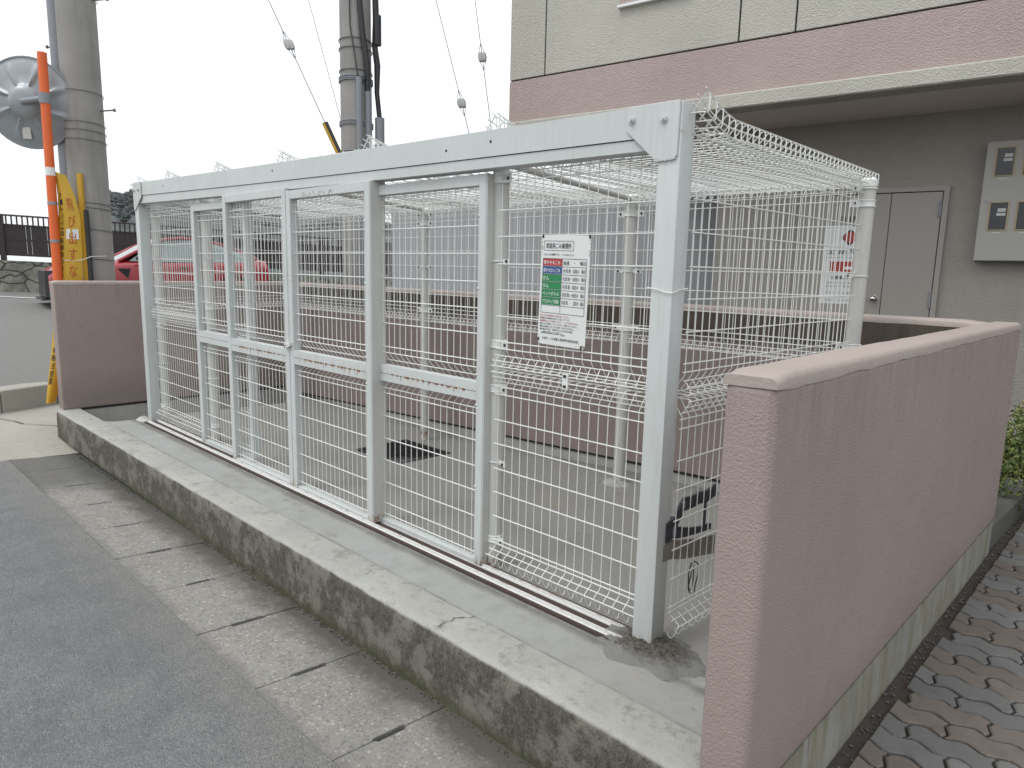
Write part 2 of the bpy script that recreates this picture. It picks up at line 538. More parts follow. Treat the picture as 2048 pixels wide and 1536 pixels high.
class MB:
    def __init__(s, xf=None):
        s.v = []
        s.f = []
        s.m = []
        s.mi = 0
        s.mats = []
        s.xf = xf

    def use(s, name):
        if name not in s.mats:
            s.mats.append(name)
        s.mi = s.mats.index(name)
        return s

    def add(s, vs, fs):
        b = len(s.v)
        for p in vs:
            s.v.append(Vector(s.xf(*p)) if s.xf else Vector(p))
        for f in fs:
            s.f.append([b + i for i in f])
            s.m.append(s.mi)

    def box(s, x0, x1, y0, y1, z0, z1):
        v = [(x, y, z) for z in (z0, z1) for x, y in ((x0, y0), (x1, y0), (x1, y1), (x0, y1))]
        s.hexa(v)

    def hexa(s, v):
        s.add(v, [(3, 2, 1, 0), (4, 5, 6, 7), (0, 1, 5, 4), (1, 2, 6, 5), (2, 3, 7, 6), (3, 0, 4, 7)])

    def tube(s, pts, r, seg=6, closed=False, caps=True, ry=None):
        pts = [Vector(p) for p in pts]
        n = len(pts)
        rr = r if isinstance(r, (list, tuple)) else [r] * n
        T = []
        for i in range(n):
            if closed:
                d = pts[(i + 1) % n] - pts[i - 1]
            elif i == 0:
                d = pts[1] - pts[0]
            elif i == n - 1:
                d = pts[-1] - pts[-2]
            else:
                d = (pts[i + 1] - pts[i]).normalized() + (pts[i] - pts[i - 1]).normalized()
            if d.length < 1e-9:
                d = Vector((0, 0, 1))
            T.append(d.normalized())
        ref = Vector((0, 0, 1)) if abs(T[0].z) < 0.9 else Vector((1, 0, 0))
        u = (ref - T[0] * ref.dot(T[0])).normalized()
        vs = []
        for i in range(n):
            u = (u - T[i] * u.dot(T[i]))
            if u.length < 1e-6:
                u = T[i].orthogonal()
            u.normalize()
            w = T[i].cross(u)
            for k in range(seg):
                a = 2 * math.pi * k / seg
                vs.append(pts[i] + u * math.cos(a) * rr[i] + w * math.sin(a) * rr[i])
        fs = []
        m = n if closed else n - 1
        for i in range(m):
            j = (i + 1) % n
            for k in range(seg):
                k2 = (k + 1) % seg
                fs.append((i * seg + k, i * seg + k2, j * seg + k2, j * seg + k))
        if caps and not closed:
            fs.append(tuple(range(seg))[::-1])
            fs.append(tuple((n - 1) * seg + k for k in range(seg)))
        s.add([tuple(p) for p in vs], fs)

    def prism(s, poly, axis, a, b):
        """poly of 2-D points in the other two axes, extruded along axis from a to b"""
        def P(p, t):
            return {'x': (t, p[0], p[1]), 'y': (p[0], t, p[1]), 'z': (p[0], p[1], t)}[axis]
        n = len(poly)
        vs = [P(p, a) for p in poly] + [P(p, b) for p in poly]
        fs = [tuple(range(n))[::-1], tuple(range(n, 2 * n))]
        fs += [(i, (i + 1) % n, n + (i + 1) % n, n + i) for i in range(n)]
        s.add(vs, fs)

    def ball(s, c, rx, ry=None, rz=None, u=10, v=6):
        ry = ry or rx
        rz = rz or rx
        vs = [(c[0], c[1], c[2] - rz)]
        for j in range(1, v):
            t = -math.pi / 2 + math.pi * j / v
            for i in range(u):
                a = 2 * math.pi * i / u
                vs.append((c[0] + rx * math.cos(t) * math.cos(a), c[1] + ry * math.cos(t) * math.sin(a), c[2] + rz * math.sin(t)))
        vs.append((c[0], c[1], c[2] + rz))
        fs = [(0, 1 + (i + 1) % u, 1 + i) for i in range(u)]
        for j in range(v - 2):
            for i in range(u):
                p, q = 1 + j * u, 1 + (j + 1) * u
                fs.append((p + i, p + (i + 1) % u, q + (i + 1) % u, q + i))
        t = len(vs) - 1
        q = 1 + (v - 2) * u
        fs += [(q + i, q + (i + 1) % u, t) for i in range(u)]
        s.add(vs, fs)

    def text(s, body, place, width, height, font_w=None):
        """place(u, v) -> world point; text fitted in width x height with its lower left at (0,0)"""
        m = text_mesh(body)
        if not m:
            return
        vs, fs, w, h, x0, y0 = m
        kx, ky = width / w, height / h
        s.add([place((x - x0) * kx, (y - y0) * ky) for x, y in vs], fs)

    def build(s, name, mats=None, parent=None, loc=(0, 0, 0), bevel=0, smooth=False, segs=1):
        if mats:
            s.mats = [mats] if isinstance(mats, str) else mats
        if not s.mats:
            s.mats = ['wire']
        o0 = ORG[parent.name] if parent else Vector(loc)
        me = bpy.data.meshes.new(name)
        me.from_pydata([tuple(p - o0) for p in s.v], [], s.f)
        for mn in s.mats:
            me.materials.append(mat(mn))
        me.polygons.foreach_set('material_index', s.m)
        bm = bmesh.new()
        bm.from_mesh(me)
        bmesh.ops.recalc_face_normals(bm, faces=bm.faces)
        if bevel:
            ed = [e for e in bm.edges if len(e.link_faces) == 2 and e.calc_face_angle(0) > 0.5]
            bmesh.ops.bevel(bm, geom=ed, offset=bevel, segments=segs, affect='EDGES', profile=0.6)
        bm.to_mesh(me)
        bm.free()
        if smooth:
            me.polygons.foreach_set('use_smooth', [True] * len(me.polygons))
            try:
                me.set_sharp_from_angle(angle=R(40))
            except Exception:
                pass
        o = bpy.data.objects.new(name, me)
        COL.objects.link(o)
        if parent:
            o.parent = parent
        else:
            o.location = loc
        ORG[o.name] = o0
        return o


_txt = {}


def text_mesh(body):
    if body in _txt:
        return _txt[body]
    c = bpy.data.curves.new('t', 'FONT')
    c.body = body
    c.resolution_u = 2
    c.offset = 0.006
    o = bpy.data.objects.new('t', c)
    COL.objects.link(o)
    dg = bpy.context.evaluated_depsgraph_get()
    m = bpy.data.meshes.new_from_object(o.evaluated_get(dg))
    r = None
    if len(m.vertices):
        vs = [(v.co.x, v.co.y) for v in m.vertices]
        fs = [tuple(p.vertices) for p in m.polygons]
        xs = [a for a, b in vs]
        ys = [b for a, b in vs]
        r = (vs, fs, max(xs) - min(xs), max(ys) - min(ys), min(xs), min(ys))
    bpy.data.objects.remove(o)
    bpy.data.curves.remove(c)
    bpy.data.meshes.remove(m)
    _txt[body] = r
    return r


def thing(name, label, cat, loc=(0, 0, 0), group=None):
    o = bpy.data.objects.new(name, None)
    o.empty_display_size = 0.1
    COL.objects.link(o)
    o.location = loc
    ORG[o.name] = Vector(loc)
    return tag(o, label, cat, group)


def tag(o, label, cat, group=None):
    o['label'] = label
    o['category'] = cat
    if group:
        o['group'] = group
    return o


def struct(o):
    o['kind'] = 'structure'
    return o


def grid(mb, x0, x1, y0, y1, nx, ny, zf):
    vs = [(x0 + (x1 - x0) * i / nx, y0 + (y1 - y0) * j / ny) for j in range(ny + 1) for i in range(nx + 1)]
    vs = [(x, y, zf(x, y)) for x, y in vs]
    fs = [(j * (nx + 1) + i, j * (nx + 1) + i + 1, (j + 1) * (nx + 1) + i + 1, (j + 1) * (nx + 1) + i) for j in range(ny) for i in range(nx)]
    mb.add(vs, fs)


# ------------------------------------------------------------------ ground, roads, kerbs
mb = MB()
grid(mb, -19.9, 300, -300, 300, 30, 30, lambda x, y: -0.6)
struct(mb.build('ground', 'soil'))
mb = MB()
grid(mb, -700, -19.9, -500, 600, 20, 20, lambda x, y: -1.8)
struct(mb.build('river_bank', 'soil'))

mb = MB()
grid(mb, -5.95, 30, -30, -1.058, 40, 30, lambda x, y: -0.268)
struct(mb.build('road', 'asphalt'))


def road_z(x, y):
    return 0.081 * min(6.9, max(0.0, -x - 8.6)) + 0.03 * max(0.0, -x - 15.5)


mb = MB()
grid(mb, -20.0, -8.55, -16, 2.2, 30, 30, road_z)
grid(mb, -20.0, -6.9, 2.2, 16, 30, 20, road_z)
struct(mb.build('side_road', 'asphalt'))
mb = MB()
mb.use('white_paint_line')
for i in range(26):
    t0, t1 = i / 26, (i + 1) / 26
    a0, a1 = Vector((-21.0, -1.6, 0)).lerp(Vector((-15.2, 3.6, 0)), t0), Vector((-21.0, -1.6, 0)).lerp(Vector((-15.2, 3.6, 0)), t1)
    q = Vector((0.10, -0.10, 0))
    pts = [a0, a1, a1 + q, a0 + q]
    mb.add([(p.x, p.y, road_z(p.x, p.y) + 0.012) for p in pts], [(0, 1, 2, 3)])
struct(mb.build('road_marking', 'white_paint_line'))

# concrete pad left of the gutter
mb = MB()
def pad_z(x, y):
    k = min(1, max(0, (x + 6.7) / 0.65)) if y > -1.3 else 0
    g0 = -0.268 - 0.036 * (max(-1.056, min(-0.5, y)) + 1.056) / 0.50
    return (-0.252 + 0.004 * noise.noise((x * 2, y * 2, 0))) * (1 - k) + (g0 - 0.001) * k - (0.013 if y < -1.1 and x > -6.3 else 0)


grid(mb, -8.7, -5.96, -12, -0.40, 14, 30, pad_z)
grid(mb, -8.7, -6.74, -0.40, 2.2, 8, 8, lambda x, y: -0.252 + 0.004 * noise.noise((x * 2, y * 2, 0)))
mb.use('dark_gap')
pts = [(-8.2, -0.80), (-7.84, -0.79), (-7.6, -0.70), (-7.4, -0.66), (-7.25, -0.56), (-7.1, -0.44), (-6.9, -0.36)]
for (xa, ya), (xb, yb) in zip(pts, pts[1:]):
    w = random.uniform(0.004, 0.009)
    mb.add([(xa, ya - w, -0.245), (xb, yb - w, -0.245), (xb, yb + w, -0.245), (xa, ya + w, -0.245)], [(0, 1, 2, 3)])
for (xa, ya, xb, yb) in ((-7.4, -1.5, -6.9, -1.35), (-6.9, -1.35, -6.6, -1.30)):
    mb.add([(xa, ya - .012, -0.246), (xb, yb - .012, -0.246), (xb, yb + .012, -0.246), (xa, ya + .012, -0.246)], [(0, 1, 2, 3)])
mb.mats = ['pad', 'dark_gap']
mb.m = [0 if i < 14 * 30 + 64 else 1 for i in range(len(mb.f))]
struct(mb.build('concrete_pad'))

# kerb at the back road
mb = MB()
for i in range(9):
    t = i * 0.6 - 1.9
    def K(y):
        return -8.19 - 0.37 * (y + 0.7)
    y0, y1 = t + 0.005, t + 0.595
    if y1 > 2.1:
        break
    mb.hexa([(K(y0), y0, -0.3), (K(y0) - .3, y0 - .1, -0.3), (K(y1) - .3, y1 - .1, -0.3), (K(y1), y1, -0.3),
             (K(y0) - .02, y0, 0.005), (K(y0) - .3, y0 - .1, 0.005), (K(y1) - .3, y1 - .1, 0.005), (K(y1) - .02, y1, 0.005)])
struct(mb.build('road_kerb', 'pad', bevel=0.012))

# gutter blocks, each with half a lifting slot at both ends
mb = MB()


def gz_(y):
    return -0.266 - 0.036 * (y + 1.056) / 0.50


mb.use('gutter_concrete')
x = -4.237 - 1.2 - 0.52
while x < 3.2:
    first = x < -5.9
    bw = 0.52 if first else 0.6
    a, b = x + 0.003, x + bw - 0.003
    k = random.uniform(-0.002, 0.002)
    n0, n1, d = random.uniform(-.90, -.87), random.uniform(-.74, -.70), random.uniform(.009, .014)
    if x < -4.9:
        d = 0.004
    poly = [(a, -1.056), (b, -1.056), (b, n0), (b - d, n0 + .01), (b - d, n1 - .01), (b, n1), (b, -0.49), (a, -0.49), (a, n1), (a + d, n1 - .01), (a + d, n0 + .01), (a, n0)]
    n = len(poly)
    vs = [(p[0], p[1], gz_(p[1]) + k) for p in poly] + [(p[0], p[1], gz_(p[1]) - 0.1) for p in poly]
    mb.add(vs, [tuple(range(n)), tuple(range(n, 2 * n))[::-1]] + [(i, n + i, n + (i + 1) % n, (i + 1) % n) for i in range(n)])
    x += bw
mb.use('dark_gap')
mb.add([(-6.1, -1.05, -0.295), (3.3, -1.05, -0.295), (3.3, -0.49, -0.335), (-6.1, -0.49, -0.335)], [(0, 1, 2, 3)])
struct(mb.build('gutter', bevel=0.0025))

# kerb in front of the enclosure
mb = MB()
NX = 190
X0, X1 = -6.60, 0.655


def kerb_prof(t):
    zt = 0.006 * (1 - t)
    zb = -0.235 - 0.075 * t
    return [(-0.325, zt - 0.12), (-0.325, zt + 0.002), (-0.36, zt + 0.004), (-0.41, zt + 0.003), (-0.46, zt + 0.001), (-0.497, zt - 0.002), (-0.512, zt - 0.009), (-0.520, zt - 0.022),
            (-0.522, zt - 0.07), (-0.523, zt - 0.12), (-0.524, zt - 0.17), (-0.525, zb - 0.03)]


vs = []
for i in range(NX + 1):
    t = i / NX
    xx = X0 + (X1 - X0) * t
    for j, (y, z) in enumerate(kerb_prof(t)):
        a = 0.0035 if 4 <= j <= 8 else 0.002
        q = noise.noise((xx * 7, y * 9, z * 9)) + 0.7 * noise.noise((xx * 21, y * 20, z * 20))
        vs.append((xx, y + a * q * (0.4 if j < 5 else 1), z + (a * q * 0.8 if j < 8 else 0)))
P_ = len(kerb_prof(0))
fs = [(i * P_ + j, i * P_ + j + 1, (i + 1) * P_ + j + 1, (i + 1) * P_ + j) for i in range(NX) for j in range(P_ - 1)]
fs.append(tuple(range(P_))[::-1])
mb.add(vs, fs)
struct(mb.build('kerb', 'kerb_concrete', smooth=True))

# hairline cracks across the kerb top
mb = MB()
for (xa, seed) in ((-0.72, 1), (-3.35, 2), (-5.3, 3)):
    random.seed(seed)
    x_, y_ = xa, -0.50
    while y_ < -0.335:
        xn, yn = x_ + random.uniform(-.012, .022), y_ + random.uniform(.015, .03)
        w = random.uniform(.0012, .003)
        z_ = 0.008
        mb.add([(x_ - w, y_, z_), (x_ + w, y_, z_), (xn + w, yn, z_), (xn - w, yn, z_)], [(0, 1, 2, 3)])
        x_, y_ = xn, yn
random.seed(11)
struct(mb.build('kerb_crack', 'dark_gap'))

# slab inside the enclosure
def slab_z(x, y):
    t = min(1, max(0, (y - 0.2) / 1.5))
    k = [(-6.6, -.03), (-3.4, -.04), (-2.4, 0.0), (-1.3, .055), (0.7, .08)]
    z = k[-1][1]
    for (xa, za), (xb, zb) in zip(k, k[1:]):
        if xa <= x <= xb:
            z = za + (zb - za) * (x - xa) / (xb - xa)
    dip = min(1, max(0, (-5.74 - x) / 0.35))
    z -= 0.19 * dip * dip * (3 - 2 * dip) * min(1, max(0, (y + 0.30) / 0.12)) / max(t, 1e-6) if t > 1e-6 else 0
    if t <= 1e-6:
        return -0.002 - 0.19 * dip * dip * (3 - 2 * dip) * min(1, max(0, (y + 0.30) / 0.12))
    return z * t - 0.002 + 0.002 * noise.noise((x * 2, y * 2, 3))


mb = MB()
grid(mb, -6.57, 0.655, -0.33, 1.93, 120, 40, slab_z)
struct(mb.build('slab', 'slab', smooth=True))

# ------------------------------------------------------------------ enclosure wall
WT = 1.2885
XL, XR, XO, YB = -6.573, 0.6527, 0.7735, 1.916
wall = thing('enclosure_wall', 'low pink stucco wall wrapping the mesh cage on three sides above a concrete plinth', 'wall', (-3, 1.99, 0))


def zb(x):
    return -0.03 + 0.18 * min(1, max(0, (x + 6.57) / 5.8))


def rough_box(name, x0, x1, y0, y1, z0, z1, m):
    mb = MB()
    if callable(z0):
        v = [(x0, y0, z0(x0)), (x1, y0, z0(x1)), (x1, y1, z0(x1)), (x0, y1, z0(x0))]
    else:
        v = [(x0, y0, z0), (x1, y0, z0), (x1, y1, z0), (x0, y1, z0)]
    v += [(x0, y0, z1), (x1, y0, z1), (x1, y1, z1), (x0, y1, z1)]
    mb.hexa(v)
    return mb.build(name, m, wall, bevel=0.026 if x0 > 0 else 0.014, segs=4, smooth=True)


CP_ = 0.024
rough_box('wall_section', XL - 0.15, XL, -0.467, YB + 0.15, 0.008, WT - CP_, 'pink_stucco')
rough_box('wall_section', XR, XO, -0.8395, YB + 0.15, 0.249, WT - CP_, 'pink_stucco')


def coping(axis, a0, a1, c0, c1, m='coping_render_skylit'):
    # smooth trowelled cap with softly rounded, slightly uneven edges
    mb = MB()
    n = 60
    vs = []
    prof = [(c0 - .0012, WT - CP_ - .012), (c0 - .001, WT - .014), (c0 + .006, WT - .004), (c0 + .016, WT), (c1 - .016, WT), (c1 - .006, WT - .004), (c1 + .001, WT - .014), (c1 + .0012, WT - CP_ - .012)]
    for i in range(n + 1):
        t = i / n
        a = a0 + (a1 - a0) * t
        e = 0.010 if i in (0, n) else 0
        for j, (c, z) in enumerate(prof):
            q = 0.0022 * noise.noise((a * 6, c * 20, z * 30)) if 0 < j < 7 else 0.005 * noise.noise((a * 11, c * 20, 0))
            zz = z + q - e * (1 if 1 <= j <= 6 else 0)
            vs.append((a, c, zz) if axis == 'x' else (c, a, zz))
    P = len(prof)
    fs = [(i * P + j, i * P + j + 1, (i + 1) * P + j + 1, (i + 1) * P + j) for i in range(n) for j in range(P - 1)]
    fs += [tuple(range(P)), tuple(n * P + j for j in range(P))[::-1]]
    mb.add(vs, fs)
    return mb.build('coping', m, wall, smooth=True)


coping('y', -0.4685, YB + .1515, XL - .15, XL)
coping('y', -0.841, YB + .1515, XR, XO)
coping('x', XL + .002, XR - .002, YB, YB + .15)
mb = MB()
c = 0.013
poly_top = [(YB, WT - .0245), (YB + .15, WT - .0245)]
n = 24
for i in range(n):
    xa = XL + (XR - XL) * i / n
    xb = XL + (XR - XL) * (i + 1) / n
    pr = [[(x_, YB, zb(x_))] + [(x_, y_, z_) for y_, z_ in poly_top] + [(x_, YB + .15, zb(x_))] for x_ in (xa, xb)]
    m_ = len(pr[0])
    mb.add(pr[0] + pr[1], [(j, (j + 1) % m_, m_ + (j + 1) % m_, m_ + j) for j in range(m_)])
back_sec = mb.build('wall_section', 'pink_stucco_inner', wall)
back_sec['label'] = 'back wall section with a dark dirty band under its pale top'
# plinths, a little behind the stucco face
mb = MB()
mb.box(XL - 0.14, XL - 0.012, -0.32, YB + 0.14, -0.3, 0.0)
mb.build('plinth', 'plinth', wall)
mb = MB()
mb.box(XL - 0.012, XR + 0.01, YB + 0.014, YB + 0.13, -0.3, 0.145)
mb.build('plinth', 'plinth', wall)
mb = MB()
mb.box(XR + 0.005, XO - 0.006, -0.83, YB + 0.14, -0.35, 0.244)
mb.build('plinth', 'mossy_plinth', wall)
mb = MB()
mb.use('dark_gap')
mb.box(XL + 0.0, XR - 0.0, YB - 0.001 + .004, YB + 0.02, -0.05, -0.04)
# (dark strips painting the shadow line in the joint under the stucco)
for i in range(12):
    xa = XL + (XR - XL) * i / 12
    xb = XL + (XR - XL) * (i + 1) / 12
    mb.hexa([(xa, YB + .006, zb(xa) - .018), (xb, YB + .006, zb(xb) - .018), (xb, YB + .03, zb(xb) - .018), (xa, YB + .03, zb(xa) - .018),
             (xa, YB + .006, zb(xa)), (xb, YB + .006, zb(xb)), (xb, YB + .03, zb(xb)), (xa, YB + .03, zb(xa))])
mb.box(XL - 0.014, XL - 0.006, -0.30, YB, -0.012, 0.009)
mb.build('drip_shadow_joint', 'dark_gap', wall)

# ------------------------------------------------------------------ cage
def bt(x):
    return 2.092 + 0.0170 * (-x)


def bseam(x):
    return 1.979 + 0.0172 * (-x)


def blip(x):
    return 1.934 + 0.0130 * (-x)


cage = thing('mesh_cage', 'white steel mesh rubbish collection cage with four sliding doors on the concrete slab', 'cage', (-2.8, 0.8, 0))
PW = 0.091


def sq_post(x0, x1, top):
    mb = MB()
    mb.use('post_paint')
    mb.hexa([(x0, 0, -0.02), (x1, 0, -0.02), (x1, PW, -0.02), (x0, PW, -0.02), (x0, 0, top), (x1, 0, top), (x1, PW, top), (x0, PW, top)])
    return mb.build('post', None, cage, bevel=0.004, segs=2, smooth=True)


pr_ = sq_post(-PW, 0, bt(0))
pl_ = sq_post(-5.6, -5.6 + PW, bt(-5.6))

# gussets with weld bead and bolts
def gusset(post, pts, bolts, bead):
    mb = MB()
    mb.use('frame_paint')
    mb.prism(pts, 'y', -0.009, -0.0005)
    g_ = mb.build('gusset_plate', None, post, bevel=0.0015)
    mb = MB()
    n = 14
    path = []
    for i in range(n + 1):
        t = i / n
        x_ = bead[0][0] + (bead[1][0] - bead[0][0]) * t
        z_ = bead[0][1] + (bead[1][1] - bead[0][1]) * t
        path.append((x_, -0.004 + random.uniform(-.001, .001), z_ + random.uniform(-.002, .002)))
    mb.tube(path, [0.005 + random.uniform(-.0015, .002) for _ in path], 6)
    mb.build('weld_bead', 'frame_paint', post, smooth=True)
    for (bx, bz) in bolts:
        mb = MB()
        mb.tube([(bx, -0.009, bz), (bx, -0.018, bz)], 0.0125, 6)
        mb.tube([(bx, -0.018, bz), (bx, -0.026, bz)], 0.0065, 8)
        mb.tube([(bx, -0.008, bz), (bx, -0.012, bz)], 0.017, 12)
        mb.build('bolt', 'frame_paint', post)


gusset(pr_, [(-0.232, bt(-.23) + .001), (-0.232, 2.012), (-0.100, 1.896), (-0.020, 1.896), (-0.009, 1.906), (-0.006, bt(0) + .001)],
       [(-0.205, 2.047), (-0.068, 2.035)], [(-0.098, 1.893), (-0.015, 1.897)])
gusset(pl_, [(-5.594, bt(-5.6) + .001), (-5.594, 1.965), (-5.555, 1.953), (-5.40, 2.055), (-5.40, bt(-5.4) + .001)],
       [(-5.56, 2.12), (-5.45, 2.12)], [(-5.592, 1.958), (-5.556, 1.95)])
# painted seam ring and wire tie on the near post, rust stain under the top
mb = MB()
ring = [(-0.105, -0.006, 1.437), (-0.06, -0.008, 1.432), (-0.02, -0.007, 1.422), (0.006, -0.006, 1.420), (0.008, 0.04, 1.432), (0.010, 0.092, 1.437)]
mb.tube(ring, 0.0022, 5)
mb.build('wire_tie', 'wire', pr_)

# beam
mb = MB()
mb.use('frame_paint')
n = 8
xa, xb = -5.6 + 0.002, -0.0
for (f0, f1, y0, y1) in ((bseam, bt, 0.0015, 0.088), (blip, lambda x: bseam(x) - 0.004, 0.007, 0.090)):
    x0_, x1_ = (-5.598, -0.002) if f0 is bseam else (-5.6 + PW, -PW)
    for i in range(n):
        p, q = x0_ + (x1_ - x0_) * i / n, x0_ + (x1_ - x0_) * (i + 1) / n
        s1, s2 = -0.008 * math.sin(math.pi * (-p / 5.6)), -0.008 * math.sin(math.pi * (-q / 5.6))
        P1 = [(p, y0, f0(p) + s1), (q, y0, f0(q) + s2), (q, y1, f0(q) + s2), (p, y1, f0(p) + s1)]
        P2 = [(p, y0, f1(p) + s1), (q, y0, f1(q) + s2), (q, y1, f1(q) + s2), (p, y1, f1(p) + s1)]
        v = P1 + P2
        fs = [(3, 2, 1, 0), (4, 5, 6, 7), (0, 1, 5, 4), (2, 3, 7, 6)]
        if i == 0:
            fs.append((3, 0, 4, 7))
        if i == n - 1:
            fs.append((1, 2, 6, 5))
        mb.add(v, fs)
mb.use('dark_gap')
for bx, bz in ((-0.97, 2.055), (-1.275, 2.045), (-3.0, 2.09), (-4.9, 2.12)):
    mb.tube([(bx, -0.0005, bz), (bx, 0.004, bz)], 0.006, 10)
beam = mb.build('beam', None, cage)

# round posts with caps and clamps
posts = [(-1.02, 0.125, 1.96), (-4.36, 0.125, 1.99), (-5.50, 0.135, 2.0), (0.10, 1.68, 2.0), (-1.325, 1.63, 1.995), (-3.46, 1.63, 2.0), (-5.93, 1.63, 2.02)]
PO = []
for (px, py, pz) in posts:
    mb = MB()
    mb.use('side_paint')
    zb_ = slab_z(px, py) - 0.01
    mb.tube([(px, py, zb_), (px, py, pz - 0.02)], 0.038, 20)
    p_ = mb.build('post', None, cage, smooth=True)
    mb = MB()
    mb.tube([(px, py, pz - 0.045), (px, py, pz - 0.012), (px, py, pz)], [0.041, 0.041, 0.030], 20)
    mb.build('cap', 'wire', p_, smooth=True)
    PO.append(p_)


def clamp(post, px, py, z, dirs, tall=0.03):
    mb = MB()
    mb.use('wire')
    for dz in ((-tall / 2, tall / 2) if tall > 0.02 else (0,)):
        ring = [(px + 0.0415 * math.cos(a), py + 0.0415 * math.sin(a), z + dz) for a in [2 * math.pi * k / 16 for k in range(16)]]
        mb.tube(ring, 0.0035, 5, closed=True)
    if tall > 0.02:
        mb.tube([(px, py, z - tall / 2), (px, py, z + tall / 2)], 0.0405, 18)
    for (dx, dy) in dirs:
        a = Vector((dx, dy, 0)).normalized()
        q = Vector((-a.y, a.x, 0)) * 0.004
        p0 = Vector((px, py, z)) + a * 0.037 + Vector((0, 0, 0))
        p1 = p0 + a * 0.062
        h = Vector((0, 0, tall / 2 + .004))
        mb.hexa([tuple(v) for v in (p0 - q - h, p1 - q - h, p1 + q - h, p0 + q - h, p0 - q + h, p1 - q + h, p1 + q + h, p0 + q + h)])
        b = p0 + a * 0.045
        nrm = Vector((a.y, -a.x, 0))
        mb.use('black_metal')
        mb.tube([tuple(b + nrm * 0.004), tuple(b + nrm * 0.011)], 0.0075, 6)
        mb.tube([tuple(b - nrm * 0.004), tuple(b - nrm * 0.011)], 0.0075, 6)
        mb.use('wire')
    mb.build('clamp', None, post, bevel=0)


for z_, t_ in ((1.905, .03), (1.53, .012), (1.137, .034), (0.92, .034), (0.55, .012), (0.15, .03)):
    clamp(PO[0], -1.02, 0.125, z_, [(1, -0.35)], t_)
    clamp(PO[1], -4.36, 0.125, z_, [(-1, -0.35)], t_)
    clamp(PO[2], -5.50, 0.135, z_, [(1, -0.35)], t_)
for z_, t_ in ((1.945, .012), (1.87, .03), (1.50, .012), (1.125, .03)):
    clamp(PO[3], 0.10, 1.68, z_, [(-.6, -1)], t_)
    for k in (4, 5):
        clamp(PO[k], posts[k][0], posts[k][1], z_, [(1, 0.0), (-1, 0.0)], t_)
    clamp(PO[6], posts[6][0], posts[6][1], z_, [(1, 0)], t_)

# ---- welded mesh with closed triangular folds
def fold_profile(H, kind='tri'):
    """(w, v) polyline of one upright wire; closed triangular folds, or an open kink at the foot"""
    tri = [(-0.002, 0.056), (-0.031, 0.010), (-0.033, 0.004), (-0.029, 0.0), (-0.018, -0.001), (0.034, 0.001), (0.043, 0.004), (0.044, 0.011), (0.022, 0.044), (0.006, 0.066), (0.0, 0.076)]
    if kind == 'kink':
        lo = [(0.004, 0.006), (0.002, -0.006), (-0.006, -0.014), (-0.016, -0.012), (-0.022, -0.004), (-0.044, 0.044), (-0.045, 0.052), (-0.040, 0.058), (-0.004, 0.082), (0.0, 0.09)]
    elif kind == 'roof':
        tri = [(0.006, 0.064), (0.058, 0.016), (0.062, 0.007), (0.056, 0.0), (0.040, -0.001), (0.004, 0.0), (-0.003, 0.004), (-0.002, 0.012), (0.0, 0.03), (0.0, 0.06)]
        lo = tri
    else:
        lo = tri
    hi = [(w, H - v) for w, v in reversed(tri)]
    return lo + hi


WIRES_V = [0.119, 0.086, 0.239, 0.362, 0.482, 0.607, 0.726, 0.853, 0.890]


def fence_panel(parent, T, width, H=0.97, pitch=0.05, rv=0.0022, rh=0.0029, name='mesh_panel', start=0.02, seg=5, m='wire', kind='tri'):
    """T(u, v, w) -> world"""
    mb = MB(T)
    mb.use(m)
    prof = fold_profile(H, kind)
    if kind == 'roof':
        rv, rh = 0.0027, 0.0032
    nW = int((width - 2 * start) / pitch) + 1
    for i in range(nW):
        u = start + i * pitch
        mb.tube([(u, v, w) for w, v in prof], rv, seg)
    off = rv + rh * 0.8
    nS = 24 if kind == 'roof' else 1
    for v in WIRES_V:
        if kind == 'kink' and v < .1:
            v += 0.012
        mb.tube([(width * q / nS, v, -off) for q in range(nS + 1)], rh, seg)
    tri = [(0.006, -0.036), (0.030, -0.0245), (0.054, -0.008), (0.005, 0.040)]
    if kind == 'roof':
        tri = [(0.006, 0.064), (0.036, 0.044), (0.056, 0.018), (0.004, -0.008)]
    low = tri if kind != 'kink' else [(0.049, -0.048), (0.072, -0.024)]
    for v, w in low:
        mb.tube([(width * q / nS, v, w) for q in range(nS + 1)], rh * 0.9, seg)
    for v, w in tri:
        mb.tube([(width * q / nS, H - v, w) for q in range(nS + 1)], rh * 0.9, seg)
    return mb.build(name, None, parent)


LOWZ, UPZ = 0.048, 1.035
# front fixed panels
for (x0, x1) in ((-0.985, -0.10), (-5.47, -4.40)):
    for z0, H in ((LOWZ, 0.97), (UPZ, 0.965)):
        fence_panel(cage, lambda u, v, w, x0=x0, z0=z0: (x0 + u, 0.078 + w, z0 + v), x1 - x0, H, kind='kink' if z0 < .5 else 'tri')
# right side panels: from near post to back corner post
A, B = Vector((0.018, 0.078, 0)), Vector((0.085, 1.645, 0))
d = (B - A).normalized()
nn = Vector((d.y, -d.x, 0))
for z0, H in ((LOWZ, 0.97), (UPZ, 0.965)):
    fence_panel(cage, lambda u, v, w, z0=z0: tuple(A + d * u - nn * w + Vector((0, 0, z0 + v))), (B - A).length, H, kind='kink' if z0 < .5 else 'tri')
# left side panels
A2, B2 = Vector((-5.56, 0.13, 0)), Vector((-5.93, 1.60, 0))
d2 = (B2 - A2).normalized()
n2 = Vector((d2.y, -d2.x, 0))
for z0, H in ((UPZ, 0.965),):
    fence_panel(cage, lambda u, v, w, z0=z0: tuple(A2 + d2 * u + n2 * w + Vector((0, 0, z0 + v))), (B2 - A2).length, H)
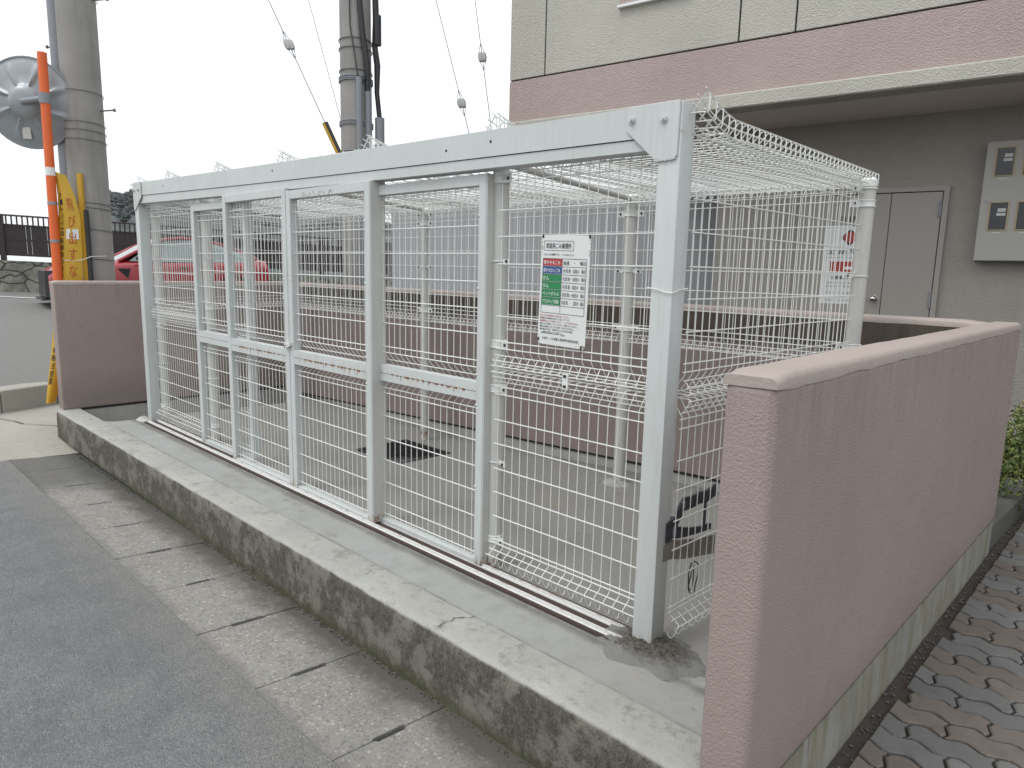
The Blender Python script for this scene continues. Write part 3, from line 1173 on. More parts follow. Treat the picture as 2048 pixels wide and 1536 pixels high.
# back panels
bk = [(0.055, -1.29), (-1.36, -3.425), (-3.495, -5.89)]
for (xa, xb) in bk:
    for z0, H in ((UPZ - 0.005, 0.955),):
        fence_panel(cage, lambda u, v, w, xa=xa, z0=z0: (xa - u, 1.63 + w, z0 + v), xa - xb, H)

# roof: panels laid flat, folds running front to back and standing up at the seams
def roof_z(x, y):
    near = min(1, max(0, (x + 0.7) / 0.5))
    f = bt(x) + 0.010 - 0.026 * near
    m_ = 1.992 + 0.010 * (-x)
    k = 1.982 + 0.006 * (-x)
    L = 0.48 - 0.24 * near
    if y < L:
        t = min(1, max(0, (y - 0.02) / (L - 0.02))) ** (0.85 - 0.2 * near)
        return f + (m_ - f) * t
    return m_ + (k - m_) * (y - L) / (1.82 - L)


roof_x = [0.075, -0.985, -1.975, -2.96, -3.93, -4.90]
roof_w = [1.04, 0.975, 0.97, 0.955, 0.955, 0.72]
for x0, H in zip(roof_x, roof_w):
    lift = random.uniform(0.0, 0.008)
    fence_panel(cage, lambda u, v, w, x0=x0, lift=lift: (x0 - v, 0.03 + u, roof_z(x0 - v, 0.03 + u) + lift + w), 1.90, H, name='roof_panel', kind='roof')
# loose upturned corner of mesh over the near post
# roof bearers
for (xa, ya, za, xb, yb, zb2) in ((-1.02, 0.10, 1.985, -1.325, 1.62, 1.965), (-3.0, 0.10, 2.02, -3.46, 1.62, 1.985)):
    mb = MB()
    mb.tube([(xa, ya, za), (xb, yb, zb2)], 0.017, 10)
    mb.build('roof_bearer', 'side_paint', cage, smooth=True)
# sliding track
mb = MB()
mb.use('rusty_dark')
mb.box(-5.52, -0.092, -0.062, -0.044, -0.02, 0.011)
mb.box(-5.50, -0.092, -0.044, 0.098, -0.02, 0.0045)
mb.use('aluminium')
for y0 in (-0.040, 0.040):
    mb.prism([(y0, 0.0045), (y0 + .034, 0.0045), (y0 + .034, 0.009), (y0 + .023, 0.010), (y0 + .022, 0.021), (y0 + .010, 0.021), (y0 + .009, 0.010), (y0, 0.009)], 'x', -5.505, -0.092)
mb.use('rust')
for _ in range(70):
    x_ = random.uniform(-5.4, -0.15)
    y_ = random.choice([random.uniform(-0.029, -0.020), random.uniform(0.051, 0.060)])
    l_ = random.uniform(.01, .06)
    mb.add([(x_, y_, 0.0214), (x_ + l_, y_, 0.0214), (x_ + l_, y_ + .003, 0.0214), (x_, y_ + .003, 0.0214)], [(0, 1, 2, 3)])
mb.build('door_track', None, cage)


# sliding doors
def door(x0, x1, y0, ztop, z0=0.012, rust_seam=True, handle=None):
    st, dp = 0.05, 0.055
    y1 = y0 + dp
    mb = MB()
    mb.use('stile_paint')
    mb.box(x0, x0 + st, y0, y1, z0, ztop)
    mb.box(x1 - st, x1, y0, y1, z0, ztop)
    dr = mb.build('door', None, cage, bevel=0.003)
    mb = MB()
    mb.use('frame_paint')
    mb.box(x0 + st, x1 - st, y0 + .001, y1 - .001, ztop - 0.052, ztop - 0.0005)
    mb.build('rail', None, dr, bevel=0.002)
    mb = MB()
    mb.use('frame_paint')
    mb.box(x0 + st, x1 - st, y0 + .004, y1 - .004, z0 + .001, z0 + 0.022)
    mb.build('rail', None, dr, bevel=0.002)
    mb = MB()
    mb.use('rail_paint' if rust_seam else 'frame_paint')
    mb.box(x0 + st, x1 - st, y0 + .001, y1 - .001, 0.856, 0.898)
    mb.box(x0 + st, x1 - st, y0 + .0015, y1 - .001, 0.901, 0.946)
    mb.use('rusty_dark')
    mb.box(x0 + st, x1 - st, y0 + .005, y1 - .01, 0.897, 0.902)
    mb.use('rust')
    if rust_seam:
        xs = x0 + st + 0.15 * (x1 - x0)
        while xs < x1 - st - 0.08:
            l_ = random.uniform(.004, .03)
            mb.box(xs, xs + l_, y0 - .0006, y0 + .006, 0.896 - random.uniform(0, .004), 0.902 + random.uniform(0, .002))
            if random.random() < 0.25:
                h_ = random.uniform(.01, .035)
                mb.box(xs, xs + .003, y0 + .0002, y0 + .004, 0.896 - h_, 0.896)
            xs += l_ + random.uniform(0, .04)
    mb.build('mid_rail', None, dr, bevel=0)
    # upper and lower mesh infill
    ym = y0 + 0.030
    for (za, zb3, hw, bent) in ((0.946, ztop - .052, [1.015, 1.049, 1.181, 1.305, 1.432, 1.565, 1.695, 1.819, 1.862], 'low'),
                                (z0 + .02, 0.856, [0.028, 0.06, 0.126, 0.252, 0.387, 0.515, 0.647, 0.781, 0.812], 'high')):
        mb = MB()
        mb.use('wire')
        u = x0 + st + 0.02
        while u < x1 - st - 0.01:
            if bent == 'low':
                pts = [(u, ym + .075, za - .02), (u, ym + .045, za + .018), (u, ym + .012, za + .05), (u, ym, za + .07), (u, ym, zb3 + .01)]
            else:
                pts = [(u, ym, za - .01), (u, ym, zb3 - .055), (u, ym + .010, zb3 - .038), (u, ym + .05, zb3 - .006), (u, ym + .075, zb3 + .02)]
            mb.tube(pts, 0.0022, 5)
            u += 0.05
        for h in hw:
            mb.tube([(x0 + st - .004, ym - .0048, h), (x1 - st + .004, ym - .0048, h)], 0.0031, 5)
        if bent == 'low':
            mb.tube([(x0 + st - .004, ym + .03, za + .024), (x1 - st + .004, ym + .03, za + .024)], 0.0031, 5)
        mb.build('mesh_infill', None, dr)
    # rivets
    for xx in (x0 + st - .006, x1 - st + .006):
        for zz in (0.985, 0.835, 1.40, 1.74, 0.42, 0.05):
            mb = MB()
            mb.ball((xx, y0 - 0.001, zz), 0.006, 0.004, 0.006, 8, 5)
            mb.build('rivet', 'wire', dr, smooth=True)
    return dr


d1 = door(-4.45, -3.50, 0.040, 1.945, rust_seam=False)
d4 = door(-1.955, -1.035, 0.040, 1.928)
d2_ = door(-3.735, -2.815, -0.016, 1.972)
d3 = door(-2.808, -1.892, -0.016, 1.950)
# deep edge plates on the right stiles of the doors
for dd, xx, y0, zt in ((d3, -1.892, -0.016, 1.950), (d4, -1.035, 0.040, 1.928)):
    mb = MB()
    mb.box(xx + .0005, xx + .006, y0 + .004, y0 + 0.10, 0.014, zt - .001)
    mb.build('edge_plate', 'side_paint', dd)
# latch between doors 2 and 3
mb = MB()
mb.use('aluminium')
mb.box(-2.850, -2.775, -0.034, -0.017, 0.972, 0.992)
mb.tube([(-2.85, -.030, .965), (-2.82, -.036, .962), (-2.79, -.03, .968)], .005, 6)
mb.tube([(-2.785, -.028, .995), (-2.76, -.032, 1.0)], .004, 6)
mb.use('rusty_dark')
mb.box(-2.848, -2.838, -0.036, -0.02, 0.955, 0.975)
mb.build('latch', None, d2_)
mb = MB()
for k in range(3):
    p0 = Vector((-2.60 + 0.12 * k, -0.018, 1.905))
    pts = [tuple(p0 + Vector((0.012 * i, -0.002 * math.sin(i), 0.022 * math.sin(i * 0.9 + k)))) for i in range(9)]
    mb.tube(pts, 0.0011, 4)
mb.build('loose_wire', 'galv_wire', d3)

# small joining plate on the near fixed panel seam
mb = MB()
mb.use('wire')
mb.box(-0.535, -0.505, 0.035, 0.040, 0.985, 1.06)
mb.use('black_metal')
mb.tube([(-.52, .035, 1.045), (-.52, .028, 1.045)], .007, 6)
mb.tube([(-.52, .035, 1.0), (-.52, .028, 1.0)], .007, 6)
mb.build('joining_plate', None, cage)

# mortar at post feet
def mound(name, label, c, rx, ry, h, m):
    mb = MB()
    n, k = 60, 16
    vs = [(c[0], c[1], c[2] + h)]
    for j in range(1, k + 1):
        for i in range(n):
            a = 2 * math.pi * i / n
            rr = j / k * (1 + 0.35 * noise.noise((math.cos(a) * 5, math.sin(a) * 5, 7)) * .5 + 0.25 * noise.noise((math.cos(a) * 2, math.sin(a) * 2, c[0] * 9)))
            z = h * (1 - (j / k) ** 1.6) + (0.014 * noise.noise((math.cos(a) * rr * 6, math.sin(a) * rr * 6, 3)) + 0.012 * noise.noise((math.cos(a) * rr * 17, math.sin(a) * rr * 17, 5))) * (1 - j / k * .5) - (0.004 if j == k else 0)
            vs.append((c[0] + rx * rr * math.cos(a), c[1] + ry * rr * math.sin(a), c[2] + max(z, -0.004)))
    fs = [(0, 1 + i, 1 + (i + 1) % n) for i in range(n)]
    for j in range(k - 1):
        for i in range(n):
            p, q = 1 + j * n, 1 + (j + 1) * n
            fs.append((p + i, q + i, q + (i + 1) % n, p + (i + 1) % n))
    mb.add(vs, fs)
    o = mb.build(name, m, None, loc=c, smooth=True)
    return tag(o, label, 'mortar')


mound('mortar_lump', 'dark crumbly mortar around the foot of the near cage post', (-0.005, 0.015, 0.0), 0.24, 0.16, 0.040, 'mortar_blend')
mound('mortar_lump', 'small pale mortar lump at the foot of the far front cage post', (-5.66, -0.02, 0.0), 0.09, 0.06, 0.035, 'mortar_white')
mound('mortar_lump', 'flat mortar patch at the foot of a back post inside the cage', (-1.325, 1.60, slab_z(-1.325, 1.6)), 0.10, 0.08, 0.03, 'plinth')

# floor drain
dr = thing('floor_drain', 'black steel grating over a square drain in the cage floor', 'drain', (-3.15, 1.15, -0.03))
zs = slab_z(-3.15, 1.15) + 0.001
mb = MB()
mb.use('black_metal')
for (xa, xb, ya, yb) in ((-3.46, -2.86, 0.90, 0.925), (-3.46, -2.86, 1.395, 1.42), (-3.46, -3.435, 0.925, 1.395), (-2.885, -2.86, 0.925, 1.395)):
    mb.box(xa, xb, ya, yb, zs - .01, zs + 0.012)
mb.build('frame', None, dr)
mb = MB()
for i in range(21):
    xx = -3.43 + i * 0.0265
    mb.box(xx, xx + .006, 0.925, 1.395, zs + .0035, zs + .0095)
for i in range(9):
    yy = 0.95 + i * 0.052
    mb.box(-3.435, -2.885, yy, yy + .005, zs + .0045, zs + .011)
mb.build('grating', 'black_metal', dr)
mb = MB()
mb.box(-3.434, -2.886, 0.926, 1.394, zs - .004, zs + 0.003)
mb.build('sump', 'dark_gap', dr)

# ------------------------------------------------------------------ rubbish sign on the cage
SX0, SX1, SZ0, SZ1, SY = -0.703, -0.434, 1.168, 1.640, 0.062
tilt = R(-1.4)


def SP(u, v, off=0.0):
    """sign coords in metres from its lower left corner, y outwards"""
    cu, cv = (SX1 - SX0) / 2, (SZ1 - SZ0) / 2
    du, dv = u - cu, v - cv
    return (SX0 + cu + du * math.cos(tilt) - dv * math.sin(tilt), SY - off, SZ0 + cv + du * math.sin(tilt) + dv * math.cos(tilt))


SW, SH = SX1 - SX0, SZ1 - SZ0
sg = thing('collection_sign', 'white metal sign with red, blue and green rows hung on the near fixed mesh panel', 'sign', (-0.57, SY, SZ0))
mb = MB()
mb.use('sign_white')
r_ = 0.018
rim = []
for cx_, cy_, a0 in ((SW - r_, SH - r_, 0), (r_, SH - r_, 90), (r_, r_, 180), (SW - r_, r_, 270)):
    for k in range(5):
        a = R(a0 + k * 22.5)
        rim.append((cx_ + r_ * math.cos(a), cy_ + r_ * math.sin(a)))
n = len(rim)
mb.add([SP(u, v, 0.0015) for u, v in rim] + [SP(u, v, 0.0) for u, v in rim], [tuple(range(n)), tuple(range(n, 2 * n))[::-1]] + [(i, (i + 1) % n, n + (i + 1) % n, n + i) for i in range(n)])
mb.build('plate', None, sg)


def srect(mb, m, u0, u1, v0, v1, off=0.0022):
    mb.use(m)
    mb.add([SP(u0, v0, off), SP(u1, v0, off), SP(u1, v1, off), SP(u0, v1, off)], [(0, 1, 2, 3)])


def sline(mb, u0, u1, v0, v1, m='black_ink', w=0.0009, off=0.0026):
    if abs(u1 - u0) > abs(v1 - v0):
        srect(mb, m, u0, u1, v0 - w, v0 + w, off)
    else:
        srect(mb, m, u0 - w, u0 + w, v0, v1, off)


def stext(mb, m, s_, u0, u1, v0, v1, off=0.0034):
    mb.use(m)
    mb.text(s_, lambda a, b: SP(u0 + a, v0 + b, off), u1 - u0, v1 - v0)


fr = MB()
tx = MB()
U0, U1 = 0.015, 0.200
v = SH - 0.052
for a in ((U0, U1 - .02, v - .012, v - .012), (U0, U1 - .02, v + .028, v + .028), (U0, U0, v - .012, v + .028), (U1 - .02, U1 - .02, v - .012, v + .028)):
    sline(fr, *a)
stext(tx, 'black_ink', '家庭用ごみ集積所', U0 + .012, U1 - .032, v - .004, v + .020)
tx.build('heading', None, sg)
tx = MB()
stext(tx, 'black_ink', '☆みんなの集積所です。いつもきれいに☆', U0, U1 - .015, v - .034, v - .024)
tx.build('subheading', None, sg)
tx = MB()
rows = [('ink_red', '燃やせるごみ', '毎週    ・    曜日'), ('ink_blue', '燃やせないごみ', '月1回 第　回目の　曜日'), ('ink_green', 'かん', '月2回 第1・3回目の　曜日'),
        ('ink_green', 'びん', '月1回 第　回目の　曜日'), ('ink_green', 'ペットボトル', '月2回 第2・4回目の　曜日'), ('ink_green', 'プラスチック容器', '月2回 第　・　回目の　曜日'), (None, '', '')]
rt_ = SH - 0.098
rh_ = 0.0335
UC, UR = 0.122, 0.254
for i, (mm, a, b) in enumerate(rows):
    t_, b_ = rt_ - i * rh_, rt_ - (i + 1) * rh_
    if mm:
        srect(fr, mm, U0 - .002, UC - .001, b_ + .0025, t_ - .0015)
        wd = min(0.095, len(a) * 0.0172)
        stext(tx, 'ink_white', a, U0 + .003, U0 + .003 + wd, b_ + .008, t_ - .008)
        tx.build('row_title', None, sg)
        tx = MB()
        stext(tx, 'black_ink', b, UC + .006, UR - .004, b_ + .008, t_ - .0085)
        tx.build('row_schedule', None, sg)
        tx = MB()
    sline(fr, U0 - .002, UR, b_, b_)
sline(fr, U0 - .002, UR, rt_, rt_)
for uu in (U0 - .002, UC, UR):
    sline(fr, uu, uu, rt_ - 7 * rh_, rt_)
nt_ = ['●ごみは大津市指定ごみ袋で出して下さい。', '●収集日の朝8時30分までに出して下さい。', '●事業所のごみや粗大ごみは、ここには出せません。', '●出し方が間違っているごみは、収集いたしません。', '●他の地域からのごみの持ちこみはできません。', '●収集日が祝日、振替休日のときは別日収集。', '（※集合の場合のときを除く）']
vv = rt_ - 7 * rh_ - 0.016
wid = [0.165, 0.168, 0.215, 0.210, 0.195, 0.185, 0.12]
for i, s_ in enumerate(nt_):
    stext(tx, 'ink_red' if i in (0, 2) else 'black_ink', s_, U0 - .003 + (0.012 if i == 6 else 0), U0 + wid[i], vv - i * .0122, vv - i * .0122 + .0088)
tx.build('rules_text', None, sg)
tx = MB()
sline(fr, U0, U0 + .11, 0.049, 0.049)
stext(tx, 'black_ink', '自治会', U0 + .118, U0 + .142, 0.044, 0.054)
stext(tx, 'black_ink', '大津市・ごみ減量と資源再利用推進会議', U0 + .012, UR - .022, 0.022, 0.034)
fr.build('coloured_rows', None, sg)
tx.build('footer_text', None, sg)
mb = MB()
for u_, v_ in ((0.008, SH - .004), (SW - .006, SH - .004), (0.006, .02), (SW - .02, .006)):
    p = SP(u_, v_, 0.003)
    mb.ball(p, .005, .003, .009, 7, 5)
mb.tube([SP(SW - .02, .006, .004), SP(SW - .018, -.016, .003), SP(SW - .030, -.02, .003)], .0015, 5)
mb.build('rusty_tie', 'rusty_dark', sg)
mb = MB()
for _ in range(40):
    sd_ = random.random()
    u_, v_ = (random.choice((random.uniform(0, .006), SW - random.uniform(0, .006))), random.uniform(SH - .09, SH - .01)) if sd_ < .6 else (SW - abs(random.gauss(0, .02)) - .003, .004 + abs(random.gauss(0, .008)))
    srect(mb, 'rust', u_, u_ + .002, v_, v_ + random.uniform(.002, .008), .0020)
mb.build('rust_stain', None, sg)

# strap bundle on the side mesh
sb = thing('strap_bundle', 'dark webbing straps over a grey-beige band tied low on the side mesh of the cage', 'strap', (0.02, 0.2, 0.2))


def SD(u, z, o=0.0):
    p = A + d * u - nn * (0.02 - o)
    return (p.x, p.y, z)


def band(mb, pts, th=0.006):
    n = len(pts)
    for i in range(n - 1):
        (u0, a0, b0), (u1, a1, b1) = pts[i], pts[i + 1]
        mb.hexa([SD(u0, a0, -th), SD(u1, a1, -th), SD(u1, a1, th), SD(u0, a0, th), SD(u0, b0, -th), SD(u1, b1, -th), SD(u1, b1, th), SD(u0, b0, th)])


mb = MB()
band(mb, [(-.03, .365, .43), (.03, .36, .437), (.10, .34, .422), (.18, .325, .405), (.27, .31, .39), (.36, .295, .38)], .006)
mb.build('beige_band', 'strap_beige', sb)
mb = MB()
band(mb, [(-.02, .44, .52), (.03, .45, .535), (.055, .44, .53)], .010)
band(mb, [(.055, .49, .55), (.10, .545, .60), (.16, .545, .595), (.22, .55, .60), (.27, .545, .595), (.34, .56, .61)], .006)
band(mb, [(.055, .44, .49), (.12, .43, .47), (.18, .425, .455), (.24, .42, .445), (.32, .415, .44)], .006)
band(mb, [(.262, .44, .55), (.275, .44, .55)], .004)
mb.build('strap', 'strap_black', sb)
mb = MB()
band(mb, [(.02, .455, .50), (.04, .46, .505)], .013)
mb.build('buckle', 'pipe_grey', sb)
mb = MB()
band(mb, [(.085, .555, .585), (.10, .56, .59)], .010)
mb.build('buckle', 'pipe_grey', sb)
mb = MB()
cp = [SD(.19 + .03 * math.cos(t) + .01 * math.sin(3 * t), .235 + .075 * math.sin(t), .016) for t in [2 * math.pi * i / 20 for i in range(20)]]
mb.tube(cp, .0028, 5, closed=True)
cp = [SD(.165 + .018 * math.cos(t), .25 + .06 * math.sin(t), .018) for t in [2 * math.pi * i / 16 for i in range(16)]]
mb.tube(cp, .0028, 5, closed=True)
mb.build('cord', 'strap_black', sb)

# ------------------------------------------------------------------ building
TH = R(8)
e_ = Vector((math.cos(TH), math.sin(TH), 0))
n_ = Vector((math.sin(TH), -math.cos(TH), 0))
P0 = Vector((-0.718, 5.370, 0))


def W(s, o, z):
    p = P0 + e_ * s + n_ * o
    return (p.x, p.y, z)


bl = thing('apartment_building', 'cream and pink rendered apartment building overhanging a recessed ground floor', 'building', W(2, -2, 0))
mb = MB(W)
mb.box(-4.01, 7.0, -5.0, 1.10, 3.164, 3.612)
mb.build('pink_band', 'pink_facade', bl)
mb = MB(W)
mb.use('cream_facade')
zc, zt = 3.628, 9.0
js = [-4.01, -3.535, -1.386, -0.882, 1.9, 4.2, 7.0]
for a, b in zip(js, js[1:]):
    mb.box(a + (0.008 if a > -4 else 0), b - (0.008 if b < 6.9 else 0), -5.0, 1.10, zc, zt)
mb.build('upper_wall', None, bl, bevel=0.004)
mb = MB(W)
mb.box(-4.0, 6.99, -4.9, 1.085, 3.60, 8.9)
mb.build('joint_backing', 'dark_gap', bl)
mb = MB(W)
mb.box(-4.01, 7.0, 0.90, 1.145, 3.030, 3.162)
mb.build('fascia', 'cream_facade', bl, bevel=0.012)
mb = MB(W)
mb.box(-4.01, 7.0, -5.0, 0.899, 3.034, 3.162)
mb.build('soffit', 'soffit', bl)
mb = MB(W)
mb.box(-1.88, 7.0, -5.0, 0.0, 0.05, 3.033)
mb.build('ground_floor_wall', 'recess_wall', bl)
mb = MB(W)
mb.box(-1.88, 7.0, 0.0, 0.03, 0.05, 0.235)
mb.build('base_course', 'plinth', bl)
mb = MB(W)
mb.box(-0.915, -0.907, 0.0, 0.004, 0.24, 2.8)
mb.build('wall_joint', 'dark_gap', bl)
# window head seen at the top edge
mb = MB(W)
mb.use('pink_facade')
mb.box(-2.62, -1.9, 1.099, 1.13, 4.16, 4.9)
mb.use('ink_white')
mb.box(-2.64, -1.88, 1.099, 1.15, 4.135, 4.16)
mb.build('window_sill', None, bl)
# double door
mb = MB(W)
mb.use('door_paint')
mb.box(-0.98, 0.345, 0.0, 0.045, 2.32, 2.365)
mb.box(0.30, 0.345, 0.0, 0.045, 0.24, 2.32)
mb.box(-0.98, -0.935, 0.0, 0.045, 0.24, 2.32)
mb.use('dark_gap')
mb.box(-0.935, 0.30, 0.0, 0.006, 0.24, 2.32)
df = mb.build('door_frame', None, bl, bevel=0)
mb = MB(W)
mb.box(-0.132, 0.292, 0.007, 0.034, 0.26, 2.312)
dR = mb.build('door', 'door_paint', bl, bevel=0.002)
mb = MB(W)
mb.box(-0.928, -0.138, 0.007, 0.034, 0.26, 2.312)
dL = mb.build('door', 'door_paint', bl, bevel=0.002)
for z_ in (2.15, 1.30, 0.5):
    mb = MB(W)
    mb.tube([(0.285, 0.045, z_ - .075), (0.285, 0.045, z_ + .075)], 0.012, 8)
    mb.build('hinge', 'pipe_grey', dR)
mb = MB(W)
mb.tube([(-0.20, 0.034, 1.293), (-0.20, 0.040, 1.293)], 0.034, 16)
mb.tube([(-0.20, 0.040, 1.293), (-0.20, 0.065, 1.293)], 0.012, 10)
mb.ball((-0.20, 0.085, 1.293), 0.030, 0.026, 0.030, 14, 8)
mb.build('door_knob', 'chrome', dL, smooth=True)

# white notice on the door leaf
nb = thing('door_notice', 'tall white notice with a red striped diamond on the grey door behind the cage', 'notice', W(-0.5, 0.035, 1.2))
N0, N1, M0, M1 = -0.715, -0.315, 1.225, 2.005
mb = MB(W)
mb.box(N0, N1, 0.034, 0.037, M0, M1)
mb.build('sheet', 'sign_white', nb)
mb = MB(W)
o_ = 0.0385


def nrect(m, s0, s1, z0, z1, o=o_):
    mb.use(m)
    mb.add([(s0, o, z0), (s1, o, z0), (s1, o, z1), (s0, o, z1)], [(0, 1, 2, 3)])


def ntext(m, s, s0, s1, z0, z1, o=o_ + .001):
    mb.use(m)
    mb.text(s, lambda a, b: (s0 + a, o, z0 + b), s1 - s0, z1 - z0)


mb.use('black_ink')
cs, cz, hd = -0.47, 1.895, 0.085
mb.add([(cs - hd, o_, cz), (cs, o_, cz - hd), (cs + hd, o_, cz), (cs, o_, cz + hd)], [(0, 1, 2, 3)])
mb.use('ink_red')
h2 = 0.066
mb.add([(cs - h2, o_ + .001, cz), (cs - h2 * .5, o_ + .001, cz - h2 * .8), (cs + h2 * .5, o_ + .001, cz - h2 * .8), (cs + h2, o_ + .001, cz), (cs + h2 * .5, o_ + .001, cz + h2 * .8), (cs - h2 * .5, o_ + .001, cz + h2 * .8)], [(0, 1, 2, 3, 4, 5)])
mb.build('diamond_emblem', None, nb)
mb = MB(W)
ntext('black_ink', '定 期 宅', N0 + .04, N1 - .07, 1.725, 1.785)
ntext('black_ink', '○○○○ ○○○○', N0 + .03, N1 - .04, 1.69, 1.70)
nrect('ink_red', N0 + .08, N1 - .05, 1.535, 1.655)
nrect('ink_white', N0 + .21, N1 - .09, 1.575, 1.605, o_ + .001)
mb.build('warning_block', None, nb)
mb = MB(W)
ntext('black_ink', '注意事項 係', N0 + .09, N1 - .08, 1.475, 1.512)
for zz in (1.43, 1.395, 1.33, 1.255):
    ntext('black_ink', '三日月 一二三 四五', N0 + .05, N1 - .07, zz, zz + .018)
mb.build('small_print', None, nb)
tn = MB(W)
tn.use('black_ink')
tn.text('E137', lambda a, b: (-0.585 + a, 0.0365, 2.045 + b), 0.15, 0.055)
o = tn.build('room_number', None, None, loc=W(-0.5, 0.035, 2.04))
tag(o, 'black room number lettering on the grey door above the white notice', 'lettering')

# meter cabinet
mc = thing('meter_cabinet', 'grey-beige wall cabinet with small dark meter windows on the recessed wall', 'cabinet', W(1.4, 0.1, 1.6))
mb = MB(W)
mb.box(0.60, 2.1, 0.001, 0.16, 1.672, 2.712)
mb.build('case', 'cabinet_paint', mc, bevel=0.006)
mb = MB(W)
mb.tube([(0.646, .16, 2.191), (0.646, .166, 2.191)], .014, 12)
mb.build('lock', 'steel_grey', mc)
for r__, (z0, z1) in enumerate(((2.416, 2.649), (1.947, 2.181))):
    for c_ in range(5):
        s0 = 0.682 + c_ * 0.2025
        mb = MB(W)
        mb.use('gasket')
        for a in ((s0 - .009, s0, z0 - .009, z1 + .009), (s0 + .127, s0 + .136, z0 - .009, z1 + .009), (s0, s0 + .127, z0 - .009, z0), (s0, s0 + .127, z1, z1 + .009)):
            mb.box(a[0], a[1], .159, .168, a[2], a[3])
        wn_ = mb.build('meter_window', None, mc)
        mb = MB(W)
        mb.box(s0, s0 + .127, .159, .163, z0, z1)
        mb.build('pane', 'glass_dark', wn_)
        mb = MB(W)
        mb.box(s0 + .05, s0 + .115, .1635, .165, z0 + .12, z0 + .145)
        mb.box(s0 + .055, s0 + .115, .1635, .165, z0 + .155, z0 + .185)
        mb.build('dial_label', 'sticker', wn_)
        mb = MB(W)
        mb.box(s0 + .03, s0 + .095, .160, .162, z0 - .034, z0 - .022)
        mb.build('name_tag', 'sticker', wn_)

# grey building behind
gb = thing('grey_annex', 'plain blue-grey sided annex behind the back wall of the enclosure', 'building', W(-7, -5, 0))
mb = MB(W)
mb.use('blue_grey_siding')
mb.box(-11.2, -2.8, -9.0, -4.0, -0.6, 2.95)
mb.build('siding', None, gb)
mb = MB(W)
mb.box(-11.3, -2.7, -9.1, -3.9, 2.951, 3.03)
mb.build('roof_edge', 'cabinet_paint', gb)

# ------------------------------------------------------------------ pavement of wavy pavers on the right
mb = MB()
tint = []
CL, CW, PZ = 0.235, 0.1, 0.07
OY, OX = -1.45, 0.82


def wave(t):
    return 0.013 * math.sin(2 * math.pi * t / 0.1125)


rows_n = 50
for j in range(rows_n):
    y0 = OY + j * CW
    stag = (j % 2) * CL / 2 + 0.03 * math.sin(j)
    kind = 'paver_brown' if (j // 2) % 2 == 0 else 'paver_grey'
    i = -1
    while True:
        x0 = OX - 0.3 + stag + i * CL
        x1 = x0 + CL
        i += 1
        if x0 > 4.0:
            break
        if x1 < OX + 0.03:
            continue
        g_ = 0.0044
        lo, hi = [], []
        N = 12
        for k in range(N + 1):
            xx = max(x0 + g_ + (CL - 2 * g_) * k / N, OX)
            lo.append((xx, y0 + g_ + wave(xx) - 0.0 * xx))
            hi.append((xx, y0 + CW - g_ + wave(xx)))
        ends = []
        for k in range(1, 4):
            t = k / 4
            bulge = 0.009 * math.sin(2 * math.pi * t)
            ends.append((max(x1 - g_ + bulge, OX), y0 + g_ + (CW - 2 * g_) * t + wave(x1 - g_)))
        st_ = []
        for k in range(3, 0, -1):
            t = k / 4
            bulge = 0.009 * math.sin(2 * math.pi * t)
            st_.append((max(x0 + g_ + bulge, OX), y0 + g_ + (CW - 2 * g_) * t + wave(x0 + g_)))
        poly = lo + ends + hi[::-1] + st_
        cx_, cy_ = sum(p[0] for p in poly) / len(poly), sum(p[1] for p in poly) / len(poly)
        dz = PZ + random.uniform(-.0025, .0025)
        n = len(poly)
        ins = [(p[0] + (cx_ - p[0]) * .05, p[1] + (cy_ - p[1]) * .09) for p in poly]
        mb.use(kind)
        b0 = len(mb.f)
        mb.add([(p[0], p[1], dz) for p in ins] + [(p[0], p[1], dz - .004) for p in poly] + [(p[0], p[1], dz - .025) for p in poly],
               [tuple(range(n))] + [(n + q, n + (q + 1) % n, (q + 1) % n, q) for q in range(n)] + [(2 * n + q, 2 * n + (q + 1) % n, n + (q + 1) % n, n + q) for q in range(n)])
        tv = random.random()
        tint += [tv] * (len(mb.f) - b0)
o = mb.build('pavement', None)
at_ = o.data.attributes.new('tint', 'FLOAT', 'FACE')
if len(tint) == len(o.data.polygons):
    at_.data.foreach_set('value', tint)
struct(o)
mb = MB()
grid(mb, 0.76, 9, -1.5, 5.6, 40, 40, lambda x, y: 0.053 + 0.004 * noise.noise((x * 30, y * 30, 0)))
struct(mb.build('paving_bed', 'soil'))
mb = MB()
mb.box(0.775, 9, -1.62, -1.5, -0.3, 0.068)
struct(mb.build('pavement_kerb', 'pad', bevel=.008))
mb = MB()
for _ in range(330):
    x_ = 0.775 + abs(random.gauss(0.018, 0.018))
    y_ = random.uniform(-1.2, 3.0)
    r_ = random.uniform(.002, .0065)
    mb.ball((x_, y_, 0.058 + r_ * .5), r_, r_ * random.uniform(.7, 1), r_ * .7, 5, 4)
o = mb.build('gravel', 'pebble')
o['kind'] = 'stuff'

